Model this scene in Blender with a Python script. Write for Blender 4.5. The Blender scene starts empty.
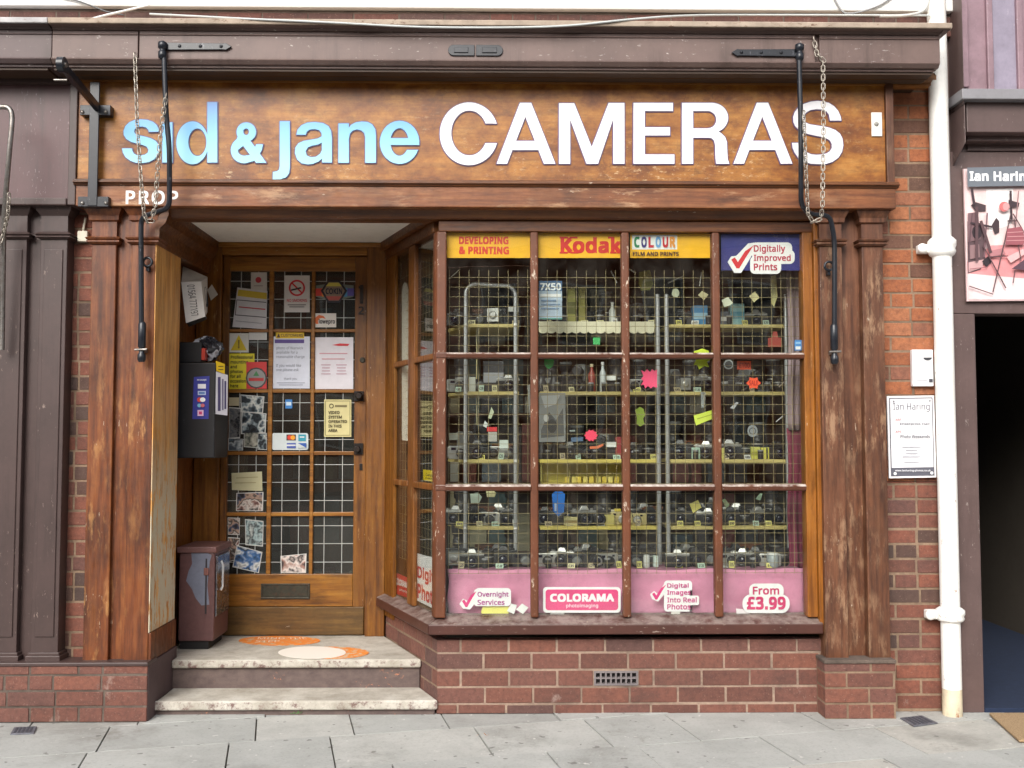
import bpy, bmesh, math, random, os
from mathutils import Vector, Matrix
random.seed(7)
R = math.radians
scene = bpy.context.scene
col = scene.collection

# ------------------------------------------------------------------ camera
F = 1000.0
PITCH, YAW = R(3.05), R(0.85)
CAM = Vector((0, -5.1, 1.385))
fw = Vector((math.sin(YAW)*math.cos(PITCH), math.cos(YAW)*math.cos(PITCH), math.sin(PITCH)))
rt = Vector((math.cos(YAW), -math.sin(YAW), 0))
up = rt.cross(fw)
cd = bpy.data.cameras.new("camera")
cd.sensor_width = 36; cd.lens = 36*F/1024; cd.clip_end = 500; cd.clip_start = 0.05
cam = bpy.data.objects.new("camera", cd); col.objects.link(cam)
cam.location = CAM; cam.rotation_euler = (R(90)+PITCH, 0, -YAW)
scene.camera = cam

def ray(px, py):
    return fw + rt*((px-512)/F) + up*((384-py)/F)
def P(px, py, Y):
    d = ray(px, py); return CAM + d*((Y-CAM.y)/d.y)
def X(px, py, Y): return P(px, py, Y).x
def Z(py, Y, px=512): return P(px, py, Y).z

# ------------------------------------------------------------------ frames
class Frame:
    def __init__(s, o, ux=(1,0,0), uz=(0,0,1)):
        s.o = Vector(o); s.ux = Vector(ux).normalized(); s.uz = Vector(uz).normalized(); s.n = s.ux.cross(s.uz)
    def pt(s, u, v, w=0): return s.o + s.ux*u + s.uz*v + s.n*w
    def hit(s, px, py):
        d = ray(px, py); t = (s.o-CAM).dot(s.n)/d.dot(s.n); q = CAM + d*t - s.o
        return q.dot(s.ux), q.dot(s.uz)
def FY(Y): return Frame((0, Y, 0))

# ------------------------------------------------------------------ mesh builder
def rootloc(o):
    L = Vector((0,0,0))
    while o is not None:
        L += o.location; o = o.parent
    return L

class MB:
    def __init__(s): s.v=[]; s.f=[]; s.t=[]; s.s=[]; s.tint=0.5
    def add(s, vs, fs, smooth=False):
        b=len(s.v); s.v += [Vector(q) for q in vs]
        for q in fs:
            s.f.append([b+i for i in q]); s.t.append(s.tint); s.s.append(smooth)
        return s
    def hexa(s, p):
        return s.add(p, [(0,3,2,1),(4,5,6,7),(0,1,5,4),(1,2,6,5),(2,3,7,6),(3,0,4,7)])
    def box(s, x0,x1,y0,y1,z0,z1):
        return s.hexa([(x0,y0,z0),(x1,y0,z0),(x1,y1,z0),(x0,y1,z0),(x0,y0,z1),(x1,y0,z1),(x1,y1,z1),(x0,y1,z1)])
    def obox(s, fr, u0,u1,v0,v1,w0,w1):
        # w: towards viewer
        q=[fr.pt(u,v,w) for (u,v,w) in ((u0,v0,w1),(u1,v0,w1),(u1,v0,w0),(u0,v0,w0),(u0,v1,w1),(u1,v1,w1),(u1,v1,w0),(u0,v1,w0))]
        return s.hexa(q)
    def prism(s, pts, off, smooth_sides=False):
        n=len(pts); pts=[Vector(p) for p in pts]; off=Vector(off)
        nrm=Vector((0,0,0))
        for i in range(n): nrm += (pts[i]-pts[0]).cross(pts[(i+1)%n]-pts[0])
        if nrm.dot(off)>0: pts=pts[::-1]
        b=[p+off for p in pts]
        s.add(pts+b, [list(range(n)), [n+i for i in range(n)][::-1]])
        base=len(s.v)-2*n
        for i in range(n):
            j=(i+1)%n
            s.f.append([base+i, base+n+i, base+n+j, base+j]); s.t.append(s.tint); s.s.append(smooth_sides)
        return s
    def profx(s, yz, x0, x1):   # profile in (y,z) run along x
        return s.prism([(x0,y,z) for y,z in yz], (x1-x0,0,0))
    def tube(s, pts, r, n=8, closed=False, cap=True):
        pts=[Vector(p) for p in pts]; m=len(pts); rr = r if isinstance(r,(list,tuple)) else [r]*m
        tang=[]
        for i in range(m):
            a=pts[(i-1)%m] if (closed or i>0) else pts[i]; b=pts[(i+1)%m] if (closed or i<m-1) else pts[i]
            t=(b-a); tang.append(t.normalized() if t.length>1e-9 else Vector((0,0,1)))
        ref=Vector((0,0,1)) if abs(tang[0].z)<0.9 else Vector((1,0,0))
        nx=tang[0].cross(ref).normalized(); vs=[]
        for i in range(m):
            nx=(nx-tang[i]*nx.dot(tang[i])).normalized(); ny=tang[i].cross(nx)
            for k in range(n):
                a=2*math.pi*k/n; vs.append(pts[i]+nx*math.cos(a)*rr[i]+ny*math.sin(a)*rr[i])
        fs=[]
        for i in range(m if closed else m-1):
            for k in range(n):
                a=i*n+k; b=i*n+(k+1)%n; c=((i+1)%m)*n+(k+1)%n; d=((i+1)%m)*n+k
                fs.append((a,b,c,d))
        s.add(vs,fs,True); base=len(s.v)-len(vs)
        if cap and not closed:
            s.add(vs[:n],[list(range(n))[::-1]]); s.add(vs[-n:],[list(range(n))])
        return s
    def lathe(s, c, prof, n=20, axis='z'):
        c=Vector(c); vs=[]
        for r,h in prof:
            for k in range(n):
                a=2*math.pi*k/n; x=r*math.cos(a); y=r*math.sin(a)
                vs.append(c+(Vector((x,y,h)) if axis=='z' else Vector((x,-h,y))))
        fs=[]
        for i in range(len(prof)-1):
            for k in range(n):
                fs.append((i*n+k,i*n+(k+1)%n,(i+1)*n+(k+1)%n,(i+1)*n+k))
        s.add(vs,fs,True); s.add(vs[:n],[list(range(n))[::-1]]); s.add(vs[-n:],[list(range(n))])
        return s
    def mesh(s, name, mat, sub=Vector((0,0,0))):
        me=bpy.data.meshes.new(name)
        me.from_pydata([tuple(q-sub) for q in s.v],[],s.f)
        a=me.attributes.new("tint",'FLOAT','FACE'); a.data.foreach_set("value",s.t)
        me.polygons.foreach_set("use_smooth",s.s)
        me.materials.append(mat); me.update(); return me
    def build(s, name, mat, parent=None, bevel=0, seg=2):
        if parent is None:
            lo=[min(q[i] for q in s.v) for i in range(3)]; hi=[max(q[i] for q in s.v) for i in range(3)]
            loc=Vector(((lo[0]+hi[0])/2,(lo[1]+hi[1])/2,lo[2]))
        else: loc=rootloc(parent)
        o=bpy.data.objects.new(name, s.mesh(name,mat,loc)); col.objects.link(o)
        if parent is None: o.location=loc
        else: o.parent=parent
        if bevel:
            m=o.modifiers.new("bevel",'BEVEL'); m.width=bevel; m.segments=seg; m.limit_method='ANGLE'; m.angle_limit=R(40)
            m.harden_normals=False
        return o

def tag(o, label, cat, group=None):
    o['label']=label; o['category']=cat
    if group: o['group']=group
    return o
def thing(name, label, cat, loc=(0,0,0), group=None):
    o=bpy.data.objects.new(name,None); col.objects.link(o); o.location=loc; o.empty_display_size=0.1
    return tag(o,label,cat,group)
def struct(o): o['kind']='structure'; return o

# ------------------------------------------------------------------ materials
def lin(c):
    return tuple(((x/255)/12.92 if x/255<=0.04045 else ((x/255+0.055)/1.055)**2.4) for x in c)
class NT:
    def __init__(s, name):
        s.m=bpy.data.materials.new(name); s.m.use_nodes=True; s.t=s.m.node_tree; s.t.nodes.clear()
        s.out=s.n('ShaderNodeOutputMaterial'); s.b=s.n('ShaderNodeBsdfPrincipled'); s.l(s.b.outputs[0],s.out.inputs[0])
    def n(s, typ, **k):
        x=s.t.nodes.new(typ)
        for a,v in k.items(): setattr(x,a,v)
        return x
    def l(s,a,b): s.t.links.new(a,b)
    def coord(s, scale=(1,1,1)):
        tc=s.n('ShaderNodeTexCoord'); mp=s.n('ShaderNodeMapping'); s.l(tc.outputs['Object'],mp.inputs[0])
        mp.inputs['Scale'].default_value=scale; return mp.outputs[0]
    def noise(s, vec, scale, detail=4, rough=0.6):
        x=s.n('ShaderNodeTexNoise'); s.l(vec,x.inputs['Vector']); x.inputs['Scale'].default_value=scale
        x.inputs['Detail'].default_value=detail; x.inputs['Roughness'].default_value=rough; return x.outputs[0]
    def ramp(s, fac, stops, interp='LINEAR'):
        x=s.n('ShaderNodeValToRGB'); s.l(fac,x.inputs[0]); x.color_ramp.interpolation=interp
        e=x.color_ramp.elements
        while len(e)<len(stops): e.new(0.5)
        for i,(p,c) in enumerate(stops):
            e[i].position=p; e[i].color=(*c,1) if len(c)==3 else c
        return x.outputs[0]
    def mix(s, fac, a, b, mode='MIX'):
        x=s.n('ShaderNodeMix',data_type='RGBA',blend_type=mode)
        if isinstance(fac,(int,float)): x.inputs[0].default_value=fac
        else: s.l(fac,x.inputs[0])
        for i,q in ((6,a),(7,b)):
            if isinstance(q,tuple): x.inputs[i].default_value=(*q,1)
            else: s.l(q,x.inputs[i])
        return x.outputs[2]
    def mask(s, fac, lo, hi):
        return s.ramp(fac,[(lo,(0,0,0)),(hi,(1,1,1))])
    def mul(s,a,b):
        x=s.n('ShaderNodeMath',operation='MULTIPLY')
        for i,q in ((0,a),(1,b)):
            if isinstance(q,(int,float)): x.inputs[i].default_value=q
            else: s.l(q,x.inputs[i])
        return x.outputs[0]
    def bump(s, h, strength=0.3, dist=0.002):
        x=s.n('ShaderNodeBump'); s.l(h,x.inputs['Height']); x.inputs['Strength'].default_value=strength; x.inputs['Distance'].default_value=dist
        s.l(x.outputs[0],s.b.inputs['Normal']); return s
    def base(s,c):
        if isinstance(c,tuple): s.b.inputs['Base Color'].default_value=(*c,1)
        else: s.l(c,s.b.inputs['Base Color'])
        return s
    def rough(s,v):
        if isinstance(v,(int,float)): s.b.inputs['Roughness'].default_value=v
        else: s.l(v,s.b.inputs['Roughness'])
        return s

def wood(name, a, b, c, axis='z', wear=0.0, wearcol=(200,175,140), rough=0.42, dirt_haze=0.5, gs=1.0, zdirt=None):
    """varnished timber: grain a-b-c, blotches, scuffs down to bare wood"""
    t=NT(name); st={'z':(9,9,0.55),'x':(0.55,9,9),'y':(9,0.55,9)}[axis]
    v=t.coord(st); g=t.noise(v,4.5*gs,8,0.65)
    k=t.ramp(g,[(0.3,lin(a)),(0.5,lin(b)),(0.72,lin(c))])
    v2=t.coord((1,1,1)); bl=t.noise(v2,4.3,5,0.65)
    k=t.mix(t.mul(t.mask(bl,0.42,0.7),dirt_haze),k,tuple(q*0.42 for q in lin(a)))
    st2={'z':(3,3,1),'x':(1,3,3),'y':(3,1,3)}[axis]
    fine=t.noise(t.coord(st2),22,6,0.7)
    k=t.mix(t.mul(t.mask(fine,0.52,0.75),0.35),k,tuple(q*0.5 for q in lin(b)))
    if wear>0:
        stw={'z':(2.4,2.4,.55),'x':(.55,2.4,2.4),'y':(2.4,.55,2.4)}[axis]
        w1=t.noise(t.coord(stw),9,9,0.72); w2=t.noise(v2,2.6,3,0.5)
        m=t.mul(t.mask(w1,0.62-0.09*wear,0.72-0.08*wear),t.mask(w2,0.42,0.60))
        k=t.mix(t.mul(m,.75),k,lin(wearcol))
        dk=t.noise(t.coord(stw),5,7,.7); k=t.mix(t.mul(t.mask(dk,.54,.68),.6),k,tuple(q*.3 for q in lin(a)))
        fl=t.noise(t.coord(stw),26,5,.7); k=t.mix(t.mul(t.mask(fl,.665-.02*wear,.69),t.mask(w2,.5,.58)),k,lin((206,190,168)))
    t.base(k); r=t.ramp(fine,[(0.3,(rough*0.8,)*3),(0.75,(min(1,rough*1.5),)*3)]); t.rough(r)
    t.bump(g,0.25,0.003); return t.m

def paint(name, c, rough=0.5, vary=0.18, chip=0.0, chipcol=(225,215,205), scale=5.0, spec=None, dust=0.0, axis='z', streak=0.0, streakcol=(60,46,40)):
    t=NT(name); v=t.coord(); n=t.noise(v,scale,6,0.65); n2=t.noise(v,scale*9,5,0.7)
    C=lin(c); k=t.mix(t.mul(t.mask(n,0.35,0.7),1.0),tuple(q*(1+vary) for q in C),tuple(q*(1-vary) for q in C))
    k=t.mix(t.mul(t.mask(n2,0.5,0.75),0.25),k,tuple(q*0.6 for q in C))
    if streak>0:
        sn=t.noise(t.coord((7,7,.6)),3.2,7,.72); k=t.mix(t.mul(t.mul(t.mask(sn,.50,.68),t.mask(t.noise(v,2.2,4,.6),.38,.6)),streak),k,lin(streakcol))
    if chip>0:
        st=(2.2,2.2,0.8) if axis=='z' else (0.8,2.2,2.2)
        w=t.noise(t.coord(st),28,7,0.75); m=t.mul(t.mask(w,0.63-0.08*chip,0.66-0.08*chip),t.mask(t.noise(v,4,3,0.6),0.45,0.58))
        k=t.mix(m,k,lin(chipcol))
    if dust>0:
        g=t.n('ShaderNodeNewGeometry'); sx=t.n('ShaderNodeSeparateXYZ'); t.l(g.outputs['Normal'],sx.inputs[0])
        m=t.mul(t.mask(sx.outputs[2],0.5,0.8),t.mul(t.mask(t.noise(v,18,6,0.7),0.35,0.6),dust)); k=t.mix(m,k,lin((214,204,194)))
    t.base(k).rough(rough).bump(n2,0.12,0.002)
    return t.m

_flat={}
def flat(c, rough=0.55, metal=0.0, vary=0.06):
    key=(tuple(c),rough,metal)
    if key not in _flat:
        t=NT("print_%d_%d_%d"%tuple(c)); n=t.noise(t.coord(),14,4,0.6); C=lin(c)
        t.base(t.mix(t.mask(n,0.35,0.7),tuple(min(1,q*(1+vary)) for q in C),tuple(q*(1-vary) for q in C))).rough(rough)
        t.b.inputs['Metallic'].default_value=metal; _flat[key]=t.m
    return _flat[key]

def brickmat(name, stops, soot=0.4):
    t=NT(name); a=t.n('ShaderNodeAttribute'); a.attribute_name='tint'
    k=t.ramp(a.outputs['Fac'],[(p,lin(c)) for p,c in stops])
    v=t.coord(); n=t.noise(v,38,6,0.7); n2=t.noise(v,6,5,0.6); n3=t.noise(v,120,3,0.6)
    k=t.mix(t.mul(t.mask(n,0.42,0.72),0.55),k,lin((66,42,40)),'MIX')
    k=t.mix(t.mul(t.mask(n2,0.48,0.72),soot),k,lin((60,48,46)))
    k=t.mix(t.mul(t.mask(n3,0.62,0.75),0.35),k,lin((190,160,140)))
    k=t.mix(t.mul(t.mask(t.noise(t.coord((1,1,1.6)),2.2,7,.72),.54,.70),.42),k,lin((58,50,48)))
    k=t.mix(t.mul(t.mask(t.noise(t.coord((1,1,.7)),5.5,7,.75),.62,.70),.30),k,lin((196,180,168)))
    chip=t.mask(t.noise(v,75,3,.6),.66,.70); k=t.mix(t.mul(chip,.6),k,lin((70,44,40)))
    t.base(k).rough(0.88).bump(n,0.8,0.005); return t.m

def mortarmat(name,c):
    t=NT(name); v=t.coord(); n=t.noise(v,60,6,0.7); n2=t.noise(v,5,4,0.6); C=lin(c)
    k=t.mix(t.mask(n,0.3,0.7),tuple(q*1.1 for q in C),tuple(q*0.7 for q in C)); k=t.mix(t.mul(t.mask(n2,0.42,0.7),0.75),k,tuple(q*0.35 for q in C))
    k=t.mix(t.mul(t.mask(t.noise(t.coord((1,1,1.6)),2.2,7,.72),.54,.70),.5),k,lin((58,50,48)))
    t.base(k).rough(0.95).bump(n,0.6,0.003); return t.m

def metal(name,c,rough=0.35,vary=0.3,rust=0.0,met=1.0):
    t=NT(name); v=t.coord(); n=t.noise(v,25,6,0.7); C=lin(c)
    k=t.mix(t.mask(n,0.35,0.7),tuple(min(1,q*(1+vary)) for q in C),tuple(q*(1-vary) for q in C))
    if rust: k=t.mix(t.mul(t.mask(t.noise(v,40,5,0.7),0.5,0.62),rust),k,lin((95,60,40)))
    t.base(k); t.rough(t.ramp(n,[(0.3,(rough*0.7,)*3),(0.8,(min(1,rough*1.5),)*3)])); t.b.inputs['Metallic'].default_value=met
    t.bump(n,0.15,0.001); return t.m

def glass(name, tint=(240,245,240), dirt_haze=0.05, refl=1.0, ds=7, lo=.4):
    t=NT(name); t.t.nodes.remove(t.b)
    tr=t.n('ShaderNodeBsdfTransparent'); tr.inputs[0].default_value=(*lin(tint),1)
    gl=t.n('ShaderNodeBsdfGlossy'); gl.inputs['Roughness'].default_value=0.015
    df=t.n('ShaderNodeBsdfDiffuse'); df.inputs[0].default_value=(*lin((190,185,175)),1)
    v=t.coord(); n=t.noise(v,1.6,2,0.5)
    bp=t.n('ShaderNodeBump'); t.l(n,bp.inputs['Height']); bp.inputs['Strength'].default_value=0.15; bp.inputs['Distance'].default_value=0.02; t.l(bp.outputs[0],gl.inputs['Normal'])
    fr=t.n('ShaderNodeFresnel'); ge=t.n('ShaderNodeNewGeometry'); mr=t.n('ShaderNodeMapRange'); mr.inputs[3].default_value=1.5; mr.inputs[4].default_value=1/1.5
    t.l(ge.outputs['Backfacing'],mr.inputs[0]); t.l(mr.outputs[0],fr.inputs[0])
    m=t.n('ShaderNodeMixShader'); t.l(t.mul(fr.outputs[0],refl),m.inputs[0]); t.l(tr.outputs[0],m.inputs[1]); t.l(gl.outputs[0],m.inputs[2])
    d=t.n('ShaderNodeMixShader'); t.l(t.mul(t.mask(t.noise(v,ds,5,0.6),lo,0.85),dirt_haze),d.inputs[0]); t.l(m.outputs[0],d.inputs[1]); t.l(df.outputs[0],d.inputs[2])
    t.l(d.outputs[0],t.out.inputs[0]); return t.m

M={}
def fascia_wood():
    t=NT("fascia_varnish"); v=t.coord(); g=t.noise(t.coord((.5,6,7)),5,8,.65)
    bl=t.noise(t.coord((1,1,1.5)),3.6,6,.68); b2=t.noise(t.coord((.8,1,1.6)),11,6,.7)
    k=t.ramp(bl,[(.30,lin((90,46,12))),(.43,lin((134,78,24))),(.55,lin((168,110,42))),(.70,lin((188,136,68)))])
    k=t.mix(t.mul(t.mask(g,.42,.68),.5),k,lin((92,44,14)))
    k=t.mix(t.mul(t.mask(b2,.50,.70),.55),k,lin((70,36,16)))
    k=t.mix(t.mul(t.mask(t.noise(v,60,4,.7),.55,.75),.3),k,lin((58,32,16)))
    # bare, scuffed wood, mostly along the lower edge where rain stands
    tc=t.n('ShaderNodeTexCoord'); sx=t.n('ShaderNodeSeparateXYZ'); t.l(tc.outputs['Object'],sx.inputs[0])
    low=t.ramp(sx.outputs[2],[(.14,(1,1,1)),(.30,(.6,.6,.6)),(.50,(.2,.2,.2))])
    w=t.mask(t.noise(t.coord((1.2,1,2.6)),17,8,.78),.55,.63); w2=t.mask(t.noise(v,2.7,3,.5),.44,.60)
    k=t.mix(t.mul(t.mul(w,w2),low),k,lin((206,176,132)))
    st=t.mask(t.noise(t.coord((1.5,1,.8)),8,4,.6),.58,.74); k=t.mix(t.mul(st,.4),k,lin((84,40,12)))
    vo=t.n('ShaderNodeTexVoronoi',feature='DISTANCE_TO_EDGE'); t.l(t.coord((1,1,2.2)),vo.inputs['Vector']); vo.inputs['Scale'].default_value=16
    ck=t.ramp(vo.outputs['Distance'],[(.0,(1,1,1)),(.035,(0,0,0))]); k=t.mix(t.mul(t.mul(ck,t.mask(t.noise(v,3.1,4,.6),.48,.62)),.45),k,lin((58,30,12)))
    t.base(k).rough(.42).bump(g,.2,.003); return t.m
M['sign_wood']=fascia_wood()
M['lower_wood']=wood("lower_fascia_varnish",(88,46,22),(130,76,40),(156,104,62),'x',1.0,(190,150,112),0.45,0.6)
M['mould_wood']=wood("moulding_varnish",(66,34,12),(104,58,22),(130,82,38),'x',0.3,(170,130,90),0.4,0.5)
M['soffit_wood']=wood("bed_mould_varnish",(96,56,20),(136,86,32),(154,104,46),'x',0.0,(180,150,120),0.5,0.4)
M['pil_left']=wood("pilaster_varnish_orange",(70,34,14),(112,58,25),(146,88,42),'z',1.15,(178,128,76),0.4,0.55)
M['pil_right']=wood("pilaster_varnish_brown",(70,40,26),(104,64,42),(130,86,60),'z',1.25,(166,132,102),0.45,0.5)
def pine():
    t=NT("bare_pine_panel"); v=t.coord(); g=t.noise(t.coord((9,9,.5)),5,8,.65); bl=t.noise(t.coord((2,2,.8)),4,5,.65)
    k=t.ramp(g,[(.3,lin((186,118,50))),(.5,lin((220,158,82))),(.72,lin((236,188,118)))])
    k=t.mix(t.mul(t.mask(bl,.48,.68),.5),k,lin((134,84,34)))
    tc=t.n('ShaderNodeTexCoord'); sx=t.n('ShaderNodeSeparateXYZ'); t.l(tc.outputs['Object'],sx.inputs[0])
    low=t.ramp(sx.outputs[2],[(.45,(1,1,1)),(.62,(.25,.25,.25)),(.75,(.06,.06,.06))])  # height/2 below
    mm=t.n('ShaderNodeMath',operation='MULTIPLY'); t.l(sx.outputs[2],mm.inputs[0]); mm.inputs[1].default_value=.45
    for l in list(t.t.links):
        if l.to_socket==low.node.inputs[0]: t.t.links.remove(l)
    t.l(mm.outputs[0],low.node.inputs[0])
    k=t.mix(t.mul(t.mask(t.noise(t.coord((14,14,.8)),5,6,.7),.55,.66),.6),k,lin((104,66,30)))
    w=t.mask(t.noise(t.coord((5,5,1.1)),6,7,.74),.44,.49); k=t.mix(t.mul(w,low),k,lin((206,196,170)))
    t.base(k).rough(.55).bump(g,.25,.003); return t.m
M['panel_yellow']=pine()
M['door_wood']=wood("door_oak",(84,46,10),(122,74,20),(146,98,36),'z',0.15,(190,150,100),0.38,0.35)
M['door_rail']=wood("door_oak_rail",(100,58,12),(148,95,28),(172,120,46),'x',0.15,(190,150,100),0.38,0.35)
M['kick_wood']=wood("door_kick_board",(76,52,18),(104,74,30),(120,90,42),'x',0.2,(140,110,70),0.5,0.5)
M['lobby_wood']=wood("lobby_boards",(86,44,12),(122,70,22),(146,94,38),'z',0.2,(180,140,90),0.42,0.4)
M['orange_post']=wood("window_post_varnish",(104,58,16),(146,88,28),(168,112,48),'z',0.15,(200,160,110),0.35,0.35)
M['mullion']=paint("window_bar_paint",(98,54,30),0.5,0.25,0.42,(206,190,170),5,dust=0.0)
M['mullion_oak']=wood("window_bar_oak",(86,46,16),(120,72,28),(144,94,42),'z',0.5,(190,160,120),0.4,0.4)
M['transom']=paint("transom_paint",(90,52,36),0.45,0.2,0.3,(190,174,160),5,dust=0.8,axis='x')
M['sill']=paint("sill_paint",(74,42,34),0.45,0.2,0.25,(158,142,130),5,dust=0.3,axis='x')
M['cornice']=paint("cornice_paint",(108,88,82),0.5,0.16,0.12,(200,190,185),3,axis='x',dust=.7,streak=.55)
M['cornice_dark']=paint("cornice_left_paint",(92,76,75),0.5,0.12,0.05,(190,180,175),3,axis='x',streak=.5)
M['lead']=paint("lead_flashing",(168,165,165),0.55,0.25,0.4,(120,105,90),8,axis='x')
M['fillet']=paint("cement_fillet",(166,150,134),0.9,0.2,0.7,(110,85,70),12,axis='x')
M['iron']=paint("black_iron",(28,31,38),0.3,0.3,0.25,(100,100,108),9)
M['steel']=metal("dull_steel",(150,145,140),0.45,0.3,0.3)
M['chain']=metal("galvanised_chain",(176,168,156),0.45,0.2,0.2,0.7)
M['chrome']=flat((222,224,226),.28,.75,.03)
M['white_paint']=paint("white_gloss",(236,234,228),0.4,0.03,0.0,(190,170,140),4)
M['pipe']=paint("downpipe_paint",(246,245,240),0.4,0.04,0.24,(150,104,70),5,streak=.3,streakcol=(176,150,118))
M['pipe_rust']=paint("rusty_pipe_foot",(214,200,172),0.6,0.25,0.8,(150,90,50),7)
M['stucco']=paint("white_render",(240,240,236),0.9,0.03,0.0,(0,0,0),4)
M['ceiling']=paint("lobby_ceiling_paint",(246,243,234),0.8,0.04,0.0,(0,0,0),2)
M['dark_paint']=paint("brown_shop_paint",(70,54,51),0.45,0.16,0.1,(140,122,112),4,streak=.5,streakcol=(42,32,30))
M['dark_panel']=paint("plum_panel_paint",(88,60,61),0.42,0.16,0.06,(140,120,120),2,streak=.5,streakcol=(58,44,42))
M['right_paint']=paint("mauve_brown_paint",(94,76,73),0.45,0.14,0.15,(170,158,152),5,streak=.4)
M['right_purple']=paint("plum_boards",(140,114,122),0.5,0.22,0.25,(190,175,180),6)
M['right_blue']=paint("grey_violet_boards",(142,134,150),0.5,0.2,0.2,(190,185,195),6)
M['grey_sill']=paint("grey_sill",(136,134,138),0.5,0.12,0.1,(90,85,85),5,axis='x')
M['interior']=paint("shop_interior_wall",(84,80,62),0.8,0.2,0,(0,0,0),1.5)
M['int_floor']=paint("shop_floor",(58,50,44),0.8,0.2,0,(0,0,0),2)
M['passage']=paint("passage_wall",(92,84,74),0.8,0.1,0,(0,0,0),2)
M['carpet']=paint("blue_carpet",(30,42,66),0.95,0.15,0,(0,0,0),30)
M['painted_brick']=paint("painted_brick",(84,66,66),0.7,0.15,0.15,(130,110,105),8)
M['mauve_cloth']=paint("mauve_cloth",(168,146,150),0.95,0.12,0,(0,0,0),4)
M['maroon_cloth']=paint("maroon_cloth",(128,50,74),0.95,0.15,0,(0,0,0),4)
M['pink']=paint("pink_cloth",(214,144,172),0.95,0.1,0,(0,0,0),5)
M['shelf']=paint("yellow_shelf",(206,188,120),0.5,0.12,0,(0,0,0),4,axis='x')
M['shelf_bright']=paint("bright_yellow_shelf",(222,202,104),0.5,0.12,0,(0,0,0),4,axis='x')
M['grille']=metal("brass_wire",(146,132,94),0.5,0.2,0.3,0.1)
M['glass']=glass("window_glass",(250,252,250),0.035,1.4)
M['door_glass']=glass("door_glass",(215,218,215),0.09,1.5,1.5,0.2)  # diffuse veil paints grey reflections and haze onto the door panes
M['lead_came']=metal("lead_came",(176,177,172),0.5,0.15,0,0.2)
M['soffit_dark']=paint('soffit_dark_stain',(62,44,30),.6,.2,0,(0,0,0),4)
M['step']=None
def stepmat():
    t=NT("worn_stone_step"); v=t.coord(); n=t.noise(v,7,6,0.65); f=t.noise(v,90,5,0.7); w=t.noise(v,24,6,0.75)
    k=t.ramp(n,[(0.3,lin((160,152,138))),(0.55,lin((194,188,176))),(0.75,lin((208,204,194)))])
    k=t.mix(t.mul(t.mask(f,0.52,0.75),0.45),k,lin((120,108,94)))
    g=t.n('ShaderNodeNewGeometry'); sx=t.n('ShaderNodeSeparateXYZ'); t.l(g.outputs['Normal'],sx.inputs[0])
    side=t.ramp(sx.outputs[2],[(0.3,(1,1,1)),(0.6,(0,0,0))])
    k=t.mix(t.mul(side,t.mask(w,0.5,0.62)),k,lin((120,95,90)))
    k=t.mix(t.mul(t.mask(t.noise(v,3.2,5,0.6),0.50,0.70),0.5),k,lin((120,110,96)))
    t.base(k).rough(0.85).bump(f,0.5,0.003); return t.m
M['step']=stepmat()
def risermat():
    t=NT("painted_riser"); v=t.coord((1,1,1.6)); n=t.noise(v,16,6,0.7); w=t.noise(v,5,4,0.6)
    k=t.mix(t.mask(n,0.35,0.7),lin((108,92,86)),lin((84,70,68)))
    k=t.mix(t.mul(t.mask(t.noise(v,34,6,0.7),0.58,0.63),t.mask(w,0.55,0.62)),k,lin((196,128,96)))
    t.base(k).rough(0.7).bump(n,0.3,0.003); return t.m
M['riser']=risermat()
def slabmat():
    t=NT("pavement_slabs"); a=t.n('ShaderNodeAttribute'); a.attribute_name='tint'; v=t.coord()
    k=t.ramp(a.outputs['Fac'],[(0,lin((166,167,163))),(0.5,lin((176,177,173))),(0.8,lin((186,186,181))),(1,lin((182,179,171)))])
    n=t.noise(v,3.5,6,0.65); f=t.noise(v,70,6,0.75); sp=t.noise(v,26,3,0.5)
    k=t.mix(t.mul(t.mask(n,0.42,0.72),0.42),k,lin((130,131,127)))
    cr=t.noise(t.coord((1,1,1)),1.1,8,.72); k=t.mix(t.mul(t.mask(cr,.52,.64),.5),k,lin((122,120,113)))
    k=t.mix(t.mul(t.mask(f,0.5,0.75),0.4),k,lin((110,110,106)))
    k=t.mix(t.mul(t.mask(sp,0.70,0.735),0.7),k,lin((216,214,208)))
    k=t.mix(t.mul(t.mask(t.noise(v,17,2,0.4),0.70,0.72),0.7),k,lin((104,102,98)))
    k=t.mix(t.mul(t.mask(t.noise(v,2.4,8,.75),.60,.66),.45),k,lin((118,112,102)))
    t.base(k).rough(0.85).bump(f,0.5,0.003); return t.m
M['slab']=slabmat()
M['joint']=mortarmat("slab_joint",(104,99,90))
M['asphalt']=mortarmat("asphalt",(70,70,70))
M['kerb']=mortarmat("kerb_granite",(150,148,142))
M['brick_base']=brickmat("stallriser_brick",[(0,(104,69,59)),(0.3,(122,78,65)),(0.6,(114,78,69)),(0.8,(134,84,67)),(1,(98,71,65))],0.25)
M['brick_wall']=brickmat("facade_brick",[(0,(98,76,64)),(0.14,(112,78,62)),(0.18,(148,88,58)),(0.5,(168,102,66)),(0.8,(178,116,80)),(1,(140,92,74))],0.25)
M['brick_lower']=brickmat("lower_facade_brick",[(0,(80,66,60)),(0.25,(96,70,60)),(0.3,(122,76,62)),(0.65,(138,84,66)),(1,(108,74,66))],0.3)
M['brick_string']=brickmat('string_brick',[(0,(84,58,52)),(.5,(108,68,58)),(1,(92,70,64))],.6)
M['mortar_light']=mortarmat("light_mortar",(166,142,124))
M['mortar']=mortarmat("facade_mortar",(150,126,104))
M['mortar_dark']=mortarmat("dark_mortar",(112,98,88))

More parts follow.
